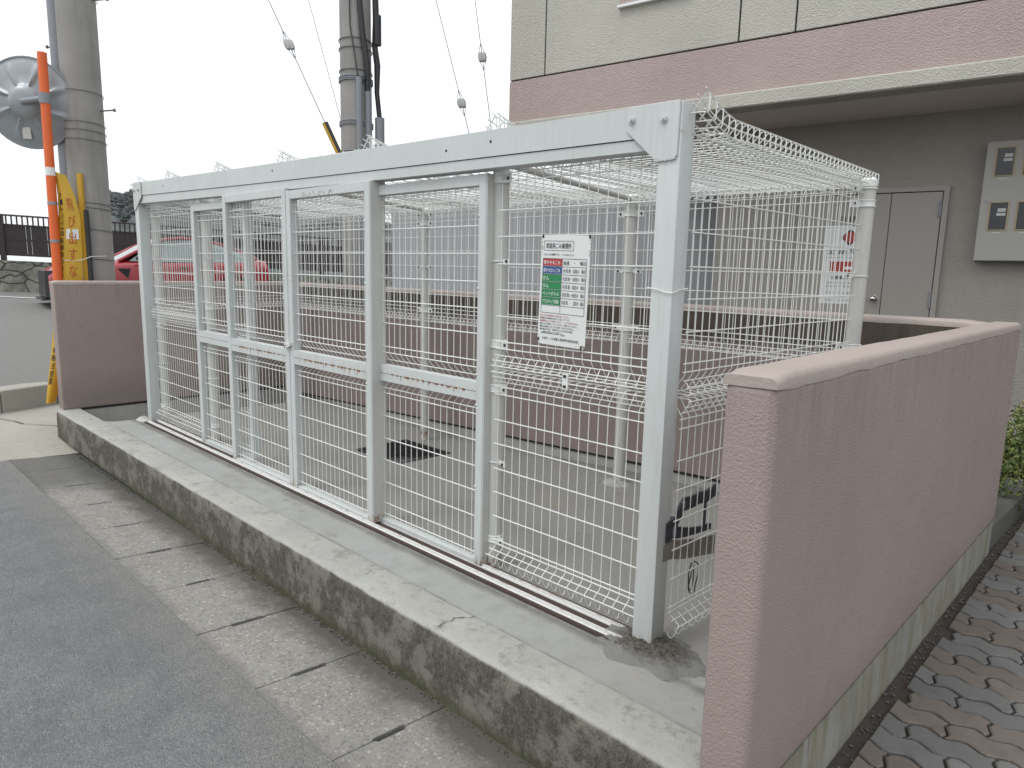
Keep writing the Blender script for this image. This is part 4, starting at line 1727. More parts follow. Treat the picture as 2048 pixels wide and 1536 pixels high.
# planter kerb and hedge at the right
mb = MB()
mb.hexa([(0.64, 2.075, -.1), (0.765, 2.075, -.1), (0.80, 3.35, -.1), (0.62, 3.35, -.1), (0.64, 2.075, .19), (0.755, 2.075, .20), (0.79, 3.35, .20), (0.62, 3.35, .19)])
o = mb.build('planter_kerb', 'dark_kerb', bevel=.02)
struct(o)
hd = thing('clipped_hedge', 'small clipped green hedge against the wall at the right edge behind the pink wall', 'hedge', (1.2, 3.9, 0.1))
mb = MB()
mb.use('leaf_a')
for _ in range(9000):
    f_ = random.random()
    x_ = random.uniform(0.60, 2.0)
    y_ = random.uniform(2.75, 4.7)
    z_ = random.uniform(0.12, 0.64)
    if f_ < .4:
        y_ = 2.75 + abs(random.gauss(0, .05))
    elif f_ < .6:
        z_ = 0.66 - abs(random.gauss(0, .03))
    elif f_ < .8:
        x_ = 0.60 + abs(random.gauss(0, .04))
    x_ += .03 * noise.noise((x_ * 6, y_ * 6, z_ * 6))
    y_ += .05 * noise.noise((x_ * 5 + 9, y_ * 5, z_ * 5))
    L = random.uniform(.014, .026)
    a = Vector((random.gauss(0, 1), random.gauss(-.5, 1), random.gauss(.3, 1))).normalized()
    b = a.orthogonal().normalized()
    b.rotate(Matrix.Rotation(random.uniform(0, 6.28), 3, a))
    w_ = a.cross(b) * L * .45
    p = Vector((x_, y_, z_))
    mb.use('leaf_b' if random.random() < 0.16 + (.2 if z_ > .55 else 0) else 'leaf_a')
    mb.add([tuple(p), tuple(p + b * L * .5 + w_), tuple(p + b * L), tuple(p + b * L * .5 - w_)], [(0, 1, 2, 3)])
mb.build('foliage', None, hd)
mb = MB()
for _ in range(40):
    x_, y_ = random.uniform(.65, 1.9), random.uniform(3.05, 4.6)
    mb.tube([(x_, y_, .0), (x_ + random.uniform(-.05, .05), y_ + random.uniform(-.05, .05), .35), (x_ + random.uniform(-.1, .1), y_ + random.uniform(-.1, .1), .6)], [.008, .005, .002], 5)
mb.build('stem', 'twig', hd)

# ------------------------------------------------------------------ utility poles
def bands(parent, name, m, cx, cy, r, zs, thick=0.006):
    for z in zs:
        mb = MB()
        for dz in ((0,) if name == 'steel_band' else (0, .02, .04)):
            ring = [(cx + (r + .004) * math.cos(a), cy + (r + .004) * math.sin(a), z + dz + 0.012 * math.cos(a + 1)) for a in [2 * math.pi * k / 24 for k in range(24)]]
            mb.tube(ring, thick, 6, closed=True)
        mb.build(name, m, parent)


p1 = thing('utility_pole', 'leftmost concrete utility pole with a grey conduit and step bolts behind the left pink wall', 'utility pole', (-7.07, 0.04, -0.25), 'utility poles')
C1 = (-7.07, 0.04)
mb = MB()
mb.tube([(C1[0], C1[1], -0.3), (C1[0] + .005, C1[1], 11.5)], [0.192, 0.160], 32)
mb.build('shaft', 'pole_concrete', p1, smooth=True)
mb = MB()
c1 = (-7.262, -0.125)
mb.tube([(-7.19, -0.115, -0.25), (-7.185, -0.115, 5.5)], 0.072, 16)
mb.build('conduit', 'pipe_grey', p1, smooth=True)
bands(p1, 'steel_band', 'galv_wire', C1[0], C1[1], 0.19, [3.17, 2.87, 2.79, 2.70, 2.07, 2.02, 1.80, 1.50, 4.10], 0.0035)
for (bx, by, bz, sgn) in ((-0.165, -0.14, 3.62, 1), (0.165, 0.14, 3.01, 1), (0.165, 0.14, 4.07, 1), (-.165, -.14, 4.7, 1)):
    mb = MB()
    k = Vector((bx, by, 0)).normalized()
    p = Vector((C1[0], C1[1], bz)) + k * 0.17
    q = p + k * 0.165 + Vector((0, 0, .01))
    mb.tube([tuple(p), tuple(q)], 0.008, 8)
    mb.tube([tuple(q - k * .006), tuple(q + k * .006)], 0.018, 8)
    mb.build('step_bolt', 'galv_wire', p1)
mb = MB()
mb.tube([(-7.18, -0.17, 2.83), (-7.1, -.165, 2.78), (-7.16, -.175, 2.88), (-7.2, -.17, 2.8)], .008, 6)
mb.box(-7.22, -7.17, -.185, -.17, 2.80, 2.86)
mb.build('buckle', 'galv_wire', p1)

p2 = thing('utility_pole', 'taller middle concrete utility pole with grey pipes and black cables behind the cage', 'utility pole', (-5.985, 2.62, -0.25), 'utility poles')
C2 = (-5.985, 2.62)
RR = 0.178
mb = MB()
mb.tube([(C2[0], C2[1], -0.3), (C2[0], C2[1], 12.0)], [0.190, 0.160], 32)
mb.build('shaft', 'pole_concrete', p2, smooth=True)
side = Vector((0.717, 0.696, 0)).normalized()
front = Vector((0.696, -0.717, 0)).normalized()


def PP(sd, fr_, z):
    p = Vector((C2[0], C2[1], z)) + side * sd + front * fr_
    return tuple(p)


for (sd, fr_, z0, z1, r_) in ((0.075, 0.175, -0.2, 3.64, 0.038), (0.165, 0.12, -0.2, 3.58, 0.04), (0.285, 0.05, -0.2, 3.22, 0.055)):
    mb = MB()
    mb.tube([PP(sd, fr_, z0), PP(sd, fr_, z1)], r_, 14)
    mb.build('pipe', 'pipe_grey', p2, smooth=True)
mb = MB()
mb.tube([PP(0.285, .05, 3.2), PP(.255, .05, 3.5), PP(.262, .05, 3.8), PP(.235, .05, 4.0), PP(.25, .05, 4.3), PP(.235, .05, 5), PP(.23, .05, 8)], [.03, .03, .038, .035, .038, .035, .03], 10)
mb.tube([PP(0.265, .06, 4.02), PP(.265, .06, 4.34)], .05, 10)
mb.tube([PP(0.165, .13, 3.5), PP(.165, .15, 3.8), PP(.12, .17, 4.1), PP(.085, .17, 4.5), PP(.08, .17, 8)], [.035, .035, .035, .032, .03], 10)
mb.tube([PP(0.075, .2, 3.6), PP(.03, .2, 3.9), PP(-.02, .19, 4.2), PP(-.02, .18, 8)], .007, 6)
mb.tube([PP(0.09, .19, 3.55), PP(.14, .18, 3.62), PP(.165, .17, 3.8)], .008, 6)
mb.build('cable', 'cable_black', p2, smooth=True)
bands(p2, 'steel_band', 'galv_wire', C2[0], C2[1], 0.186, [4.06, 3.96, 3.72], 0.006)
bands(p2, 'perforated_strap', 'pipe_grey', C2[0], C2[1], 0.187, [3.61, 3.12, 2.78], 0.009)

# guy wires
def guy(label, pts, ins, r=0.0045, grp='guy wires'):
    o = thing('guy_wire', label, 'guy wire', pts[-1], grp)
    mb = MB()
    mb.tube(pts, r, 6)
    mb.build('strand', 'galv_wire', o)
    for p, dr_ in ins:
        p = Vector(p)
        dd = Vector(dr_).normalized()
        q = dd.orthogonal().normalized()
        mb = MB()
        for s_ in (-1, 1):
            cs_ = p + rt * (0.021 * s_)
            m4 = []
            mb.tube([tuple(cs_ - dd * .06), tuple(cs_ - dd * .045), tuple(cs_), tuple(cs_ + dd * .045), tuple(cs_ + dd * .06)], [.008, .028, .036, .028, .008], 12)
        mb.build('insulator', 'porcelain', o, smooth=True)
        mb = MB()
        for s_ in (-1, 1):
            mb.tube([tuple(p - dd * .16), tuple(p - dd * .05 + rt * .035 * s_), tuple(p + dd * .05 + rt * .035 * s_), tuple(p + dd * .16)], .0035, 5)
        mb.build('wire_loop', 'galv_wire', o)
    return o


def ext(a, b, t):
    a, b = Vector(a), Vector(b)
    return tuple(a + (b - a) * t)


a, b = (-6.225, 1.555, 4.29), (-5.853, 1.914, 3.073)
a = (-6.225, 1.70, 4.29)
b = (-5.853, 2.12, 3.073)
g1 = guy('leftmost guy wire running down into a yellow and black guard', [ext(a, b, -4.5), ext(a, b, 1.42)], [(ext(a, b, .335), Vector(b) - Vector(a))])
mb = MB()
q0, q1 = Vector(ext(a, b, 1.0)), Vector(ext(a, b, 1.45))
mb.use('yellow_guard')
mb.tube([tuple(q0), tuple(q1)], 0.034, 14)
mb.use('cable_black')
mb.tube([tuple(q0.lerp(q1, -.004) + rt * 0.014 + Vector((0, 0, .0)) - fw * .02), tuple(q0.lerp(q1, .72) + rt * 0.014 - fw * .02)], 0.019, 8)
mb.tube([tuple(q0.lerp(q1, -.004)), tuple(q0.lerp(q1, .006))], 0.035, 14)
mb.build('wire_guard', None, g1, smooth=True)
a, b = (-6.55, 2.353, 4.583), (-6.286, 2.607, 3.211)
guy('thin second guy wire without a disc reaching the middle pole', [ext(a, b, -4), ext(a, b, 1.1)], [], 0.0035)
a, b = (-5.622, 3.526, 4.687), (-5.325, 3.811, 3.184)
guy('guy wire with the lowest insulator, right of the middle pole', [ext(a, b, -4), ext(a, b, 2.3)], [((-5.39, 3.748, 3.51), Vector(b) - Vector(a))])
a, b = (-5.283, 3.852, 4.697), (-5.13, 3.999, 3.291)
guy('rightmost guy wire, nearest the corner of the apartment building', [ext(a, b, -4), ext(a, b, 2.4)], [(ext(a, b, .46), Vector(b) - Vector(a))])

# ------------------------------------------------------------------ traffic mirror with orange post
tm = thing('traffic_mirror', 'round traffic mirror seen from behind on an orange post beside the left pole', 'mirror', (-6.93, -0.37, -0.25))
mb = MB()
mb.use('orange_paint')
mb.tube([(-6.925, -0.357, -0.25), (-6.885, -0.330, 3.46)], 0.042, 18)
def OPL(z):
    t = (z + 0.25) / 3.71
    return (-6.925 + 0.040 * t, -0.357 + 0.027 * t, z)


mb.use('ink_white')
mb.tube([OPL(2.31), OPL(2.39)], 0.0435, 18)
mb.use('steel_grey')
mb.tube([OPL(2.03), OPL(2.06)], 0.0445, 18)
mb.tube([OPL(1.66), OPL(1.69)], 0.0445, 18)
mb.build('post', None, tm, smooth=True)
# dish, its back turned to the camera
mc_ = Vector((-7.235, -0.39, 3.035))
ax = Vector((0.72, -0.60, -0.10)).normalized()   # points to camera side (the back)
ux = Vector((0, 0, 1)).cross(ax).normalized()
uy = ax.cross(ux)
mb = MB()


def MP(r_, a, h):
    return tuple(mc_ + ux * r_ * math.cos(a) + uy * r_ * math.sin(a) + ax * h)


prof = [(0.0, .135), (.09, .132), (.135, .115), (.158, .085), (.185, .06), (.28, .04), (.385, .012), (.405, .0), (.43, -.004), (.435, -.02), (.40, -.03), (0.0, .02)]
NS = 96
vs, fs = [], []
for (r_, h) in prof:
    for k in range(NS):
        a = 2 * math.pi * k / NS
        hh = h
        if .16 < r_ < .40:
            t = (a / (2 * math.pi) * 8) % 1
            rib = max(0, 1 - abs(t - .5) / .13)
            hh += .034 * min(1, rib * 1.5) * (1 if r_ < .37 else 0)
        vs.append(MP(r_, a, hh))
for i in range(len(prof) - 1):
    for k in range(NS):
        fs.append((i * NS + k, i * NS + (k + 1) % NS, (i + 1) * NS + (k + 1) % NS, (i + 1) * NS + k))
mb.add(vs, fs)
dish = mb.build('mirror_dish', 'mirror_back', tm, smooth=True)
mb = MB()
rim_ = [MP(.428, 2 * math.pi * k / 48, -.008) for k in range(48)]
mb.tube(rim_, .012, 6, closed=True)
mb.build('rim', 'pipe_grey', dish, smooth=True)
mb = MB()
mb.use('pipe_grey')
pj = Vector((-6.892, -0.336, 3.04))
hb = mc_ + ax * .130
mb.tube([tuple(hb), tuple(pj)], 0.03, 10)
mb.tube([tuple(pj - Vector((0, 0, .05))), tuple(pj + Vector((0, 0, .05)))], 0.05, 12)
mb.build('bracket', None, tm, smooth=True)
mb = MB()
st_c = mc_ + uy * -0.29 + ux * -0.04 + ax * .048
mb.hexa([tuple(st_c + ux * a_ + uy * b_ + ax * c_) for c_ in (0, .004) for a_, b_ in ((-.04, -.055), (.04, -.055), (.04, .055), (-.04, .055))])
mb.build('sticker', 'sticker', tm)

# yellow warning sheet wrapped on the pole
ys = thing('warning_sheet', 'curled yellow warning sheet with red and black vertical lettering beside the left pole', 'sign', (-6.85, -0.3, 0))
sheet = []
LV = [(2.33, (-6.908, -0.297), (-6.900, -0.206)), (2.12, (-6.900, -0.290), (-6.843, -0.152)), (1.94, (-6.905, -0.295), (-6.817, -0.127)), (1.70, (-6.922, -0.312), (-6.820, -0.130)),
      (1.33, (-6.956, -0.343), (-6.830, -0.139)), (0.88, (-7.006, -0.392), (-6.915, -0.221)), (0.565, (-7.039, -0.424), (-6.970, -0.274)), (0.245, (-7.085, -0.468), (-7.046, -0.347)), (0.0, (-7.115, -0.497), (-7.10, -0.42))]
NU = 8
vs = []
for (z, a, b_) in LV:
    for k in range(NU + 1):
        t = k / NU
        bow = 0.035 * math.sin(math.pi * t)
        vs.append((a[0] + (b_[0] - a[0]) * t + bow * .7, a[1] + (b_[1] - a[1]) * t - bow * .7, z + (0.03 * (1 - t) if z > 2.3 else 0)))
off = [(p[0] - .0012, p[1] + .0012, p[2]) for p in vs]
fs = [(i * (NU + 1) + k, i * (NU + 1) + k + 1, (i + 1) * (NU + 1) + k + 1, (i + 1) * (NU + 1) + k) for i in range(len(LV) - 1) for k in range(NU)]
mb = MB()
mb.add(vs + off, fs + [tuple(len(vs) + q for q in f[::-1]) for f in fs])
mb.build('sheet', 'yellow_paint', ys, smooth=True)


def sheet_pt(t, z, lift=0.004):
    for (za, a, b_), (zb_, c_, d_) in zip(LV, LV[1:]):
        if zb_ <= z <= za or (z > za and za == LV[0][0]):
            k = (za - z) / (za - zb_)
            p = Vector((a[0] + (c_[0] - a[0]) * k, a[1] + (c_[1] - a[1]) * k, 0))
            q = Vector((b_[0] + (d_[0] - b_[0]) * k, b_[1] + (d_[1] - b_[1]) * k, 0))
            r_ = p.lerp(q, t)
            bow = 0.035 * math.sin(math.pi * t)
            return (r_.x + bow * .7 + lift * .7, r_.y - bow * .7 - lift * .7, z)
    return (LV[-1][1][0], LV[-1][1][1], z)


mb = MB()


def vtext(s_, m, t0, t1, ztop, size, gap):
    mb.use(m)
    z = ztop
    for ch in s_:
        hgt = size * (0.25 if ch in '・' else 1)
        mb.text(ch, lambda a, b, z=z, hgt=hgt: sheet_pt(t0 + a, z - hgt + b), t1 - t0, hgt)
        z -= hgt + gap


vtext('オートバイ・自転車道の皆さん', 'black_ink', .18, .34, 2.16, 0.058, 0.012)
vtext('飛び出すな', 'red_ink_faded', .56, .84, 2.10, 0.12, 0.045)
vtext('横断注意願', 'black_ink', .12, .45, 0.60, 0.07, 0.012)
mb.use('ink_white')
mb.add([sheet_pt(.45, 1.70, .003), sheet_pt(.62, 1.70, .003), sheet_pt(.62, 1.80, .003), sheet_pt(.45, 1.80, .003)], [(0, 1, 2, 3)])
mb.add([sheet_pt(.70, 1.70, .003), sheet_pt(.92, 1.70, .003), sheet_pt(.92, 1.80, .003), sheet_pt(.70, 1.80, .003)], [(0, 1, 2, 3)])
mb.build('lettering', None, ys)
mb = MB()
mb.use('yellow_guard')
mb.tube([(-6.885, -0.085, 2.36), (-6.885, -0.090, -0.2)], 0.030, 4)
mb.use('cable_black')
mb.tube([(-6.855, -0.060, 2.0), (-6.855, -0.065, -0.2)], 0.024, 8)
mb.build('edge_batten', None, ys)
mb = MB()
mb.tube([sheet_pt(.05, 1.50), sheet_pt(.5, 1.485), sheet_pt(.97, 1.49), (-6.80, -.06, 1.53), (-6.86, .10, 1.54)], 0.004, 5)
mb.build('tie_wire', 'wire', ys)

# ------------------------------------------------------------------ far side: stone wall, fence, hill
FA, FB_ = Vector((-21.8, -1.0, 0)), Vector((-17.1, 8.4, 0))
FM = Vector((-19.0, 2.3, 0))


def far_line(t):
    # polyline along the back of the road
    pts = [Vector((-22.2, -1.2, 0)), Vector((-19.7, 1.35, 0)), Vector((-18.35, 4.5, 0)), Vector((-17.3, 8.6, 0)), Vector((-16.6, 12.5, 0))]
    L = [(b - a).length for a, b in zip(pts, pts[1:])]
    s_ = t
    for (a, b), l_ in zip(zip(pts, pts[1:]), L):
        if s_ <= l_:
            return a.lerp(b, s_ / l_), (b - a).normalized()
        s_ -= l_
    return pts[-1], (pts[-1] - pts[-2]).normalized()


TOT = 18.2
sw = MB()
N = 40
vs = []
for i in range(N + 1):
    p, t_ = far_line(TOT * i / N)
    q = Vector((t_.y, -t_.x, 0))
    zt_ = 1.47 - 0.030 * max(0, TOT * i / N - 3)
    for (o2, z) in ((0.10, -0.5), (0.0, zt_), (-0.45, zt_), (-0.45, -0.5)):
        r_ = p + q * (o2)
        vs.append((r_.x, r_.y, z))
fs = [(i * 4 + k, i * 4 + (k + 1) % 4, (i + 1) * 4 + (k + 1) % 4, (i + 1) * 4 + k) for i in range(N) for k in range(4)] + [(0, 1, 2, 3), (N * 4 + 3, N * 4 + 2, N * 4 + 1, N * 4)]
sw.add(vs, fs)
o = sw.build('stone_wall', 'stone_wall', None, loc=(-19, 2, 0))
tag(o, 'low mossy stone retaining wall across the side road below the dark fence', 'wall')
fn = thing('slatted_fence', 'dark brown slatted fence on top of the stone wall beyond the red car', 'fence', (-19, 2, 1.5))


def fence_z(s_):
    return 1.485 - 0.030 * max(0, s_ - 3)


pm, rm, sm_ = MB(), MB(), MB()
posts_f = []
s_ = 0.3
k = 0
while s_ < TOT - .2:
    p, t_ = far_line(s_)
    p = p + Vector((t_.y, -t_.x, 0)) * -0.2
    z = fence_z(s_)
    if k % 10 == 0:
        mb = MB()
        q = Vector((t_.y, -t_.x, 0))
        w_ = 0.055
        c4 = [p + t_ * a_ * w_ + q * b_ * w_ for a_, b_ in ((-1, -1), (1, -1), (1, 1), (-1, 1))]
        mb.hexa([(v_.x, v_.y, z - .1) for v_ in c4] + [(v_.x, v_.y, z + 1.08) for v_ in c4])
        mb.build('post', 'brown_fence', fn)
    else:
        # thin slats to the top and wider boards below
        c4 = [p + t_ * a_ * .016 + Vector((t_.y, -t_.x, 0)) * b_ * .012 for a_, b_ in ((-1, -1), (1, -1), (1, 1), (-1, 1))]
        sm_.hexa([(v_.x, v_.y, z + .80) for v_ in c4] + [(v_.x, v_.y, z + 1.08) for v_ in c4])
        wd = 0.0555 if random.random() < .6 else .048
        c4 = [p + t_ * a_ * wd + Vector((t_.y, -t_.x, 0)) * b_ * .012 for a_, b_ in ((-1, -1), (1, -1), (1, 1), (-1, 1))]
        sm_.hexa([(v_.x, v_.y, z + .13) for v_ in c4] + [(v_.x, v_.y, z + .86) for v_ in c4])
    s_ += 0.112
    k += 1
sm_.build('slat_screen', 'brown_fence', fn)
for dz in (0.13, .50, 0.86, 1.09):
    mb = MB()
    pts = []
    for i in range(31):
        s2 = 0.2 + (TOT - .4) * i / 30
        p, t_ = far_line(s2)
        p = p - Vector((t_.y, -t_.x, 0)) * 0.2
        pts.append((p.x, p.y, fence_z(s2) + dz))
    mb.tube(pts, .022, 6)
    mb.build('rail', 'brown_fence', fn)

# wooded hill
mb = MB()
prof_px = [(-172, 39.5, -1), (-171.5, 41.5, 8), (-170.7, 43, 14.2), (-170, 45.5, 15.8), (-169.3, 47, 16.3), (-168, 48.5, 15.8), (-167.2, 49.6, 14.6), (-166.8, 50.2, 14.5), (-166.2, 51, 15.8), (-165, 53, 17.2), (-162, 58, 17.6), (-157, 64, 16.4), (-150, 70, 15.0), (-143, 74, 13.2), (-136, 80, 12.2), (-125, 88, 10.6), (-110, 97, 8), (-90, 110, 3)]
pts = []
for (a, b) in zip(prof_px, prof_px[1:]):
    for k in range(10):
        t = k / 10
        pts.append(tuple(a[i] + (b[i] - a[i]) * t for i in range(3)))
NV = 26
vs = []
camp = Vector((1.36, -2.24, 0))
for i, (x_, y_, h) in enumerate(pts):
    dr_ = (Vector((x_, y_, 0)) - camp).normalized()
    for j in range(NV + 1):
        t = j / NV
        dd = -75 * (1 - t)
        zz = (h * .97 + 2) * (math.sin(t * math.pi / 2) ** 1.2) - 2
        q = 1.1 * noise.noise((x_ * .22 + dd * .1, y_ * .22, t * 3)) + 0.35 * noise.noise((x_ * .9, y_ * .9, t * 14))
        vs.append((x_ + dr_.x * dd, y_ + dr_.y * dd, zz + q * (0.35 + .65 * (1 - t)) * min(1, h / 8)))
fs = [(i * (NV + 1) + j, (i + 1) * (NV + 1) + j, (i + 1) * (NV + 1) + j + 1, i * (NV + 1) + j + 1) for i in range(len(pts) - 1) for j in range(NV)]
mb.add(vs, fs)
# back side
b0 = len(mb.v)
vb = []
for i, (x_, y_, h) in enumerate(pts):
    dr_ = (Vector((x_, y_, 0)) - camp).normalized()
    vb.append((x_ + dr_.x * 60, y_ + dr_.y * 60, -3))
mb.add(vb, [])
for i in range(len(pts) - 1):
    mb.f.append([i * (NV + 1) + NV, (i + 1) * (NV + 1) + NV, b0 + i + 1, b0 + i])
    mb.m.append(0)
# tree crowns along the slope
for _ in range(6000):
    i = random.randrange(5, len(pts) - 2)
    j = int(NV * math.sqrt(random.uniform(.25, 1)))
    p = vs[i * (NV + 1) + min(j, NV)]
    r_ = random.uniform(.15, .38)
    if j >= NV - 1:
        r_ *= .6
    c_ = (p[0] + random.uniform(-1.5, 1.5), p[1] + random.uniform(-1.5, 1.5), p[2] + r_ * .1)
    b1 = len(mb.v)
    mb.ball(c_, r_, r_, r_ * random.uniform(.7, 1.1), 6, 4)
    for q in range(b1, len(mb.v)):
        v_ = mb.v[q]
        nv = noise.noise(v_ * .9) * .5
        mb.v[q] = Vector(c_) + (v_ - Vector(c_)) * (1 + nv)
struct(mb.build('hill', 'hill_woods', smooth=True))

# ------------------------------------------------------------------ red car
# car frame: +a runs from tail to nose, +b towards the camera side
CO = Vector((-15.28, 3.585, 0.545))
ca = Vector((-0.113, -0.9936, 0)).normalized()
cb = Vector((0.9936, -0.113, 0)).normalized()


def CP(a, b, z):
    p = CO + ca * a + cb * b
    return (p.x, p.y, CO.z + z)


car = thing('red_car', 'red hatchback saloon car parked nose left on the side road behind the left wall', 'car', tuple(CO))
# body sections: a, half width, z low, z shoulder, z top(bonnet/boot)
sec = [(-2.22, .62, .42, .84, .92), (-2.14, .78, .30, .90, 1.03), (-1.9, .86, .24, .94, 1.06), (-1.4, .88, .22, .95, 1.04), (-.7, .89, .20, .93, .98), (0, .89, .20, .91, .96), (.5, .89, .20, .90, .97), (.85, .885, .20, .89, .98),
       (1.3, .88, .22, .84, .95), (1.75, .85, .24, .78, .88), (2.08, .78, .26, .68, .79), (2.2, .66, .30, .60, .70)]
mb = MB(CP)
vs = []
for (a, w, zl, zs_, zt_) in sec:
    ring = [(-w * .9, zl), (-w, zl + .10), (-w * 1.01, (zl + zs_) / 2), (-w * .99, zs_ - .05), (-w * .93, zs_ + .02), (-w * .72, zt_ - .01), (-w * .3, zt_ + .015), (w * .3, zt_ + .015), (w * .72, zt_ - .01), (w * .93, zs_ + .02), (w * .99, zs_ - .05), (w * 1.01, (zl + zs_) / 2), (w, zl + .10), (w * .9, zl)]
    vs += [(a, b, z) for b, z in ring]
n = 14
fs = [(i * n + k, i * n + (k + 1) % n, (i + 1) * n + (k + 1) % n, (i + 1) * n + k) for i in range(len(sec) - 1) for k in range(n)]
fs += [tuple(range(n)), tuple((len(sec) - 1) * n + k for k in range(n))[::-1]]
mb.add(vs, fs)
body = mb.build('body', 'car_red', car, smooth=True)
# greenhouse (roof) sections
gh = [(-1.85, .68, 1.04, 1.06), (-1.35, .66, 1.30, 1.32), (-.8, .65, 1.43, 1.46), (-.3, .65, 1.46, 1.49), (.0, .66, 1.42, 1.45), (.4, .68, 1.24, 1.27), (.85, .72, .97, .99)]
mb = MB(CP)
vs = []
for (a, w, z0, z1) in gh:
    ring = [(-w * .95, z0 - .02), (-w * .80, z1 - .015), (-w * .3, z1 + .005), (w * .3, z1 + .005), (w * .80, z1 - .015), (w * .95, z0 - .02), (w * .3, z0 - .05), (-w * .3, z0 - .05)]
    vs += [(a, b, z) for b, z in ring]
n = 8
fs = [(i * n + k, i * n + (k + 1) % n, (i + 1) * n + (k + 1) % n, (i + 1) * n + k) for i in range(1, 4) for k in range(n)]
fs += [tuple(1 * n + k for k in range(n)), tuple(4 * n + k for k in range(n))[::-1]]
mb.add(vs, fs)
mb.build('roof', 'car_red', car, smooth=True)
# pillars
mb = MB(CP)
for s__ in (-1, 1):
    mb.tube([(.98, .76 * s__, .95), (.45, .665 * s__, 1.25), (.05, .61 * s__, 1.43), (-.3, .59 * s__, 1.475), (-.8, .59 * s__, 1.445), (-1.35, .605 * s__, 1.31), (-1.9, .68 * s__, 1.05)], [.035, .03, .03, .03, .03, .035, .05], 8)
    mb.tube([(-.55, .81 * s__, .95), (-.6, .60 * s__, 1.45)], .03, 6)
mb.build('pillar', 'car_red', car, smooth=True)
# glass
mb = MB(CP)
vs = [(.95, -.72, .965), (.95, .72, .965), (.45, .64, 1.255), (.45, -.64, 1.255), (.06, .59, 1.435), (.06, -.59, 1.435), (1.02, 0, .975), (.50, 0, 1.28), (.10, 0, 1.455)]
mb.add(vs, [(0, 6, 7, 3), (6, 1, 2, 7), (3, 7, 8, 5), (7, 2, 4, 8)])
mb.build('windscreen', 'windscreen', car)
mb = MB(CP)
mb.add([(-1.87, -.66, 1.06), (-1.87, .66, 1.06), (-1.35, .58, 1.31), (-1.35, -.58, 1.31)], [(0, 1, 2, 3)])
mb.build('rear_window', 'windscreen', car)
for s__ in (-1, 1):
    for seg in ([(.78, .80, .955), (.42, .675, 1.22), (.03, .622, 1.405), (-.53, .612, 1.445), (-.52, .82, .955)], [(-.62, .82, .955), (-.63, .612, 1.44), (-1.25, .625, 1.32), (-1.72, .71, 1.10), (-1.74, .81, .985)]):
        mb = MB(CP)
        mb.add([(a, b * s__, z) for a, b, z in seg], [tuple(range(len(seg)))])
        mb.build('side_window', 'windscreen', car)
# wheels
for a in (1.35, -1.30):
    for s__ in (-1, 1):
        mb = MB(CP)
        prof_w = [(.20, .60), (.29, .62), (.315, .66), (.315, .84), (.29, .875), (.20, .87)]
        K = 26
        vs = [(a + r_ * math.cos(2 * math.pi * k / K), w * s__, .315 + r_ * math.sin(2 * math.pi * k / K)) for r_, w in prof_w for k in range(K)]
        mb.add(vs, [(i * K + k, i * K + (k + 1) % K, ((i + 1) % 6) * K + (k + 1) % K, ((i + 1) % 6) * K + k) for i in range(6) for k in range(K)])
        wh = mb.build('wheel', 'tyre', car, smooth=True)
        mb = MB(CP)
        for k in range(5):
            t = 2 * math.pi * k / 5
            c_, s_ = math.cos(t), math.sin(t)
            mb.hexa([(a + r_ * c_ - q * s_, w * s__, .315 + r_ * s_ + q * c_) for w in (.84, .868) for r_, q in ((.02, -.03), (.2, -.022), (.2, .022), (.02, .03))])
        mb.tube([(a, .80 * s__, .315), (a, .865 * s__, .315)], .205, 20)
        mb.build('rim', 'rim', wh)
        mb = MB(CP)
        arc = [(a + .355 * math.cos(t), .872 * s__, .315 + .355 * math.sin(t)) for t in [R(-12 + 204 * k / 16) for k in range(17)]]
        mb.tube(arc, .035, 6)
        mb.build('wheel_arch', 'car_black', car)
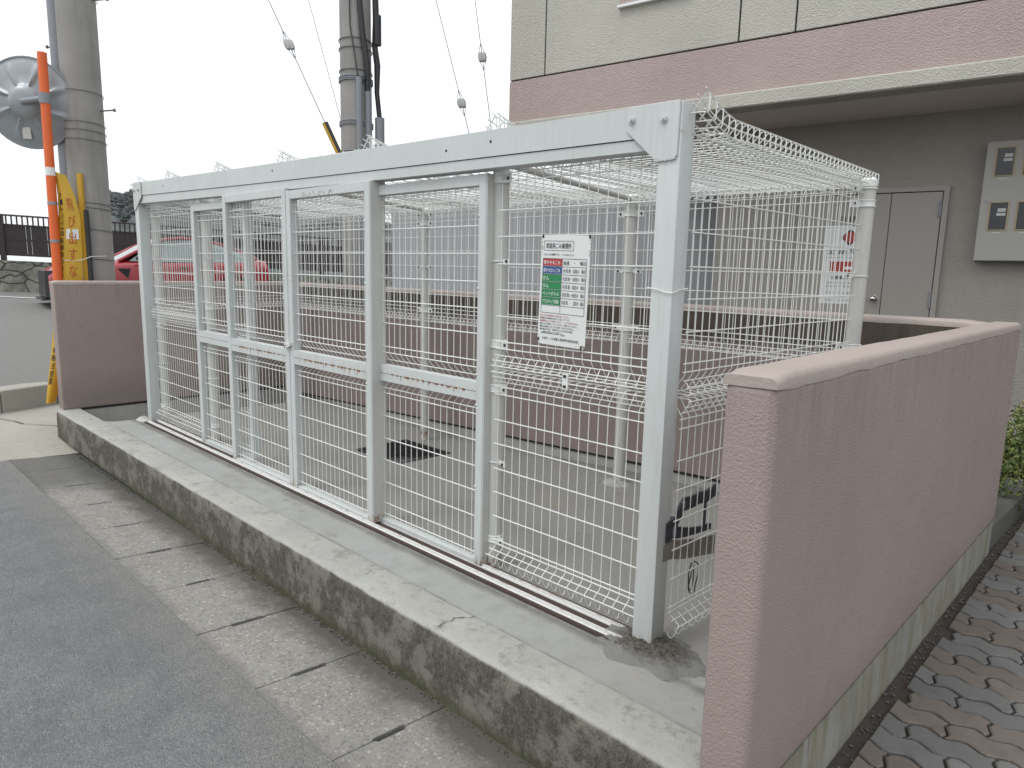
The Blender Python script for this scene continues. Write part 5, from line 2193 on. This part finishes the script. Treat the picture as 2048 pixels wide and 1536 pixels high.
# nose: black grille with bumper, emblem, lights
mb = MB(CP)
mb.use('car_black')
for s__ in (-1, 1):
    mb.hexa([(1.86, .80 * s__, .20), (1.86, .885 * s__, .20), (2.18, .74 * s__, .20), (2.12, .70 * s__, .20), (1.86, .80 * s__, .56), (1.86, .88 * s__, .56), (2.16, .73 * s__, .56), (2.10, .70 * s__, .56)])
mb.hexa([(2.05, -.74, .20), (2.05, .74, .20), (2.26, .58, .20), (2.26, -.58, .20), (2.05, -.72, .74), (2.05, .72, .74), (2.25, .56, .72), (2.25, -.56, .72)])
mb.hexa([(2.0, -.80, .15), (2.0, .80, .15), (2.33, .60, .14), (2.33, -.60, .14), (2.0, -.80, .19), (2.0, .80, .19), (2.33, .60, .17), (2.33, -.60, .17)])
gr = mb.build('grille', None, car)
mb = MB(CP)
for k in range(3):
    t = math.pi / 2 + k * 2 * math.pi / 3
    cy_, cz_ = .034 * math.cos(t), .034 * math.sin(t)
    ux_, uz_ = math.cos(t), math.sin(t)
    pts4 = [(cy_ + ux_ * .034, cz_ + uz_ * .034), (cy_ - uz_ * .018, cz_ + ux_ * .018), (cy_ - ux_ * .034, cz_ - uz_ * .034), (cy_ + uz_ * .018, cz_ - ux_ * .018)]
    mb.add([(2.262, y_, .57 + z_) for y_, z_ in pts4], [(0, 1, 2, 3)])
mb.build('emblem', 'rim', gr)
for s__ in (-1, 1):
    mb = MB(CP)
    mb.hexa([(1.78, .80 * s__, .66), (2.10, .60 * s__, .58), (2.16, .58 * s__, .60), (1.80, .835 * s__, .66), (1.75, .76 * s__, .80), (2.06, .56 * s__, .70), (2.11, .56 * s__, .70), (1.77, .81 * s__, .79)])
    mb.build('headlight', 'lamp_lens', car)
    mb = MB(CP)
    mb.hexa([(-2.13, .45 * s__, .80), (-1.95, .80 * s__, .84), (-1.90, .845 * s__, .84), (-2.15, .47 * s__, .80), (-2.10, .45 * s__, .96), (-1.95, .78 * s__, 1.0), (-1.90, .82 * s__, 1.0), (-2.12, .47 * s__, .96)])
    mb.build('tail_light', 'ink_red', car)
    mb = MB(CP)
    mb.ball((.62, .96 * s__, 1.02), .07, .10, .055, 10, 6)
    mb.build('wing_mirror', 'car_black', car, smooth=True)
    for a in (-.35, -1.25):
        mb = MB(CP)
        mb.box(a, a + .16, min(.89 * s__, .912 * s__), max(.89 * s__, .912 * s__), .82, .845)
        mb.build('door_handle', 'car_black', car)
    mb = MB(CP)
    for a in (.80, -.58, -1.45):
        mb.tube([(a, .886 * s__, .32), (a + .02, .888 * s__, .6), (a + .01, .868 * s__, .86)], .006, 4)
    mb.build('door_gap', 'car_black', car)
    mb = MB(CP)
    mb.add([(1.02, .893 * s__, .80), (.78, .897 * s__, .80), (.84, .897 * s__, .60)], [(0, 1, 2)])
    mb.build('side_vent', 'car_black', car)

# a few bits of litter and weeds in the kerb joint, as one mass
mb = MB()
for _ in range(700):
    x_ = random.uniform(-6.4, 0.6)
    y_ = -0.53 - abs(random.gauss(0, .018))
    z_ = gz_(y_) + .001
    r_ = random.uniform(.002, .006)
    mb.ball((x_, y_, z_), r_, r_, r_ * .6, 5, 4)
o = mb.build('gutter_grit', 'soil')
o['kind'] = 'stuff'
bpy.context.view_layer.update()
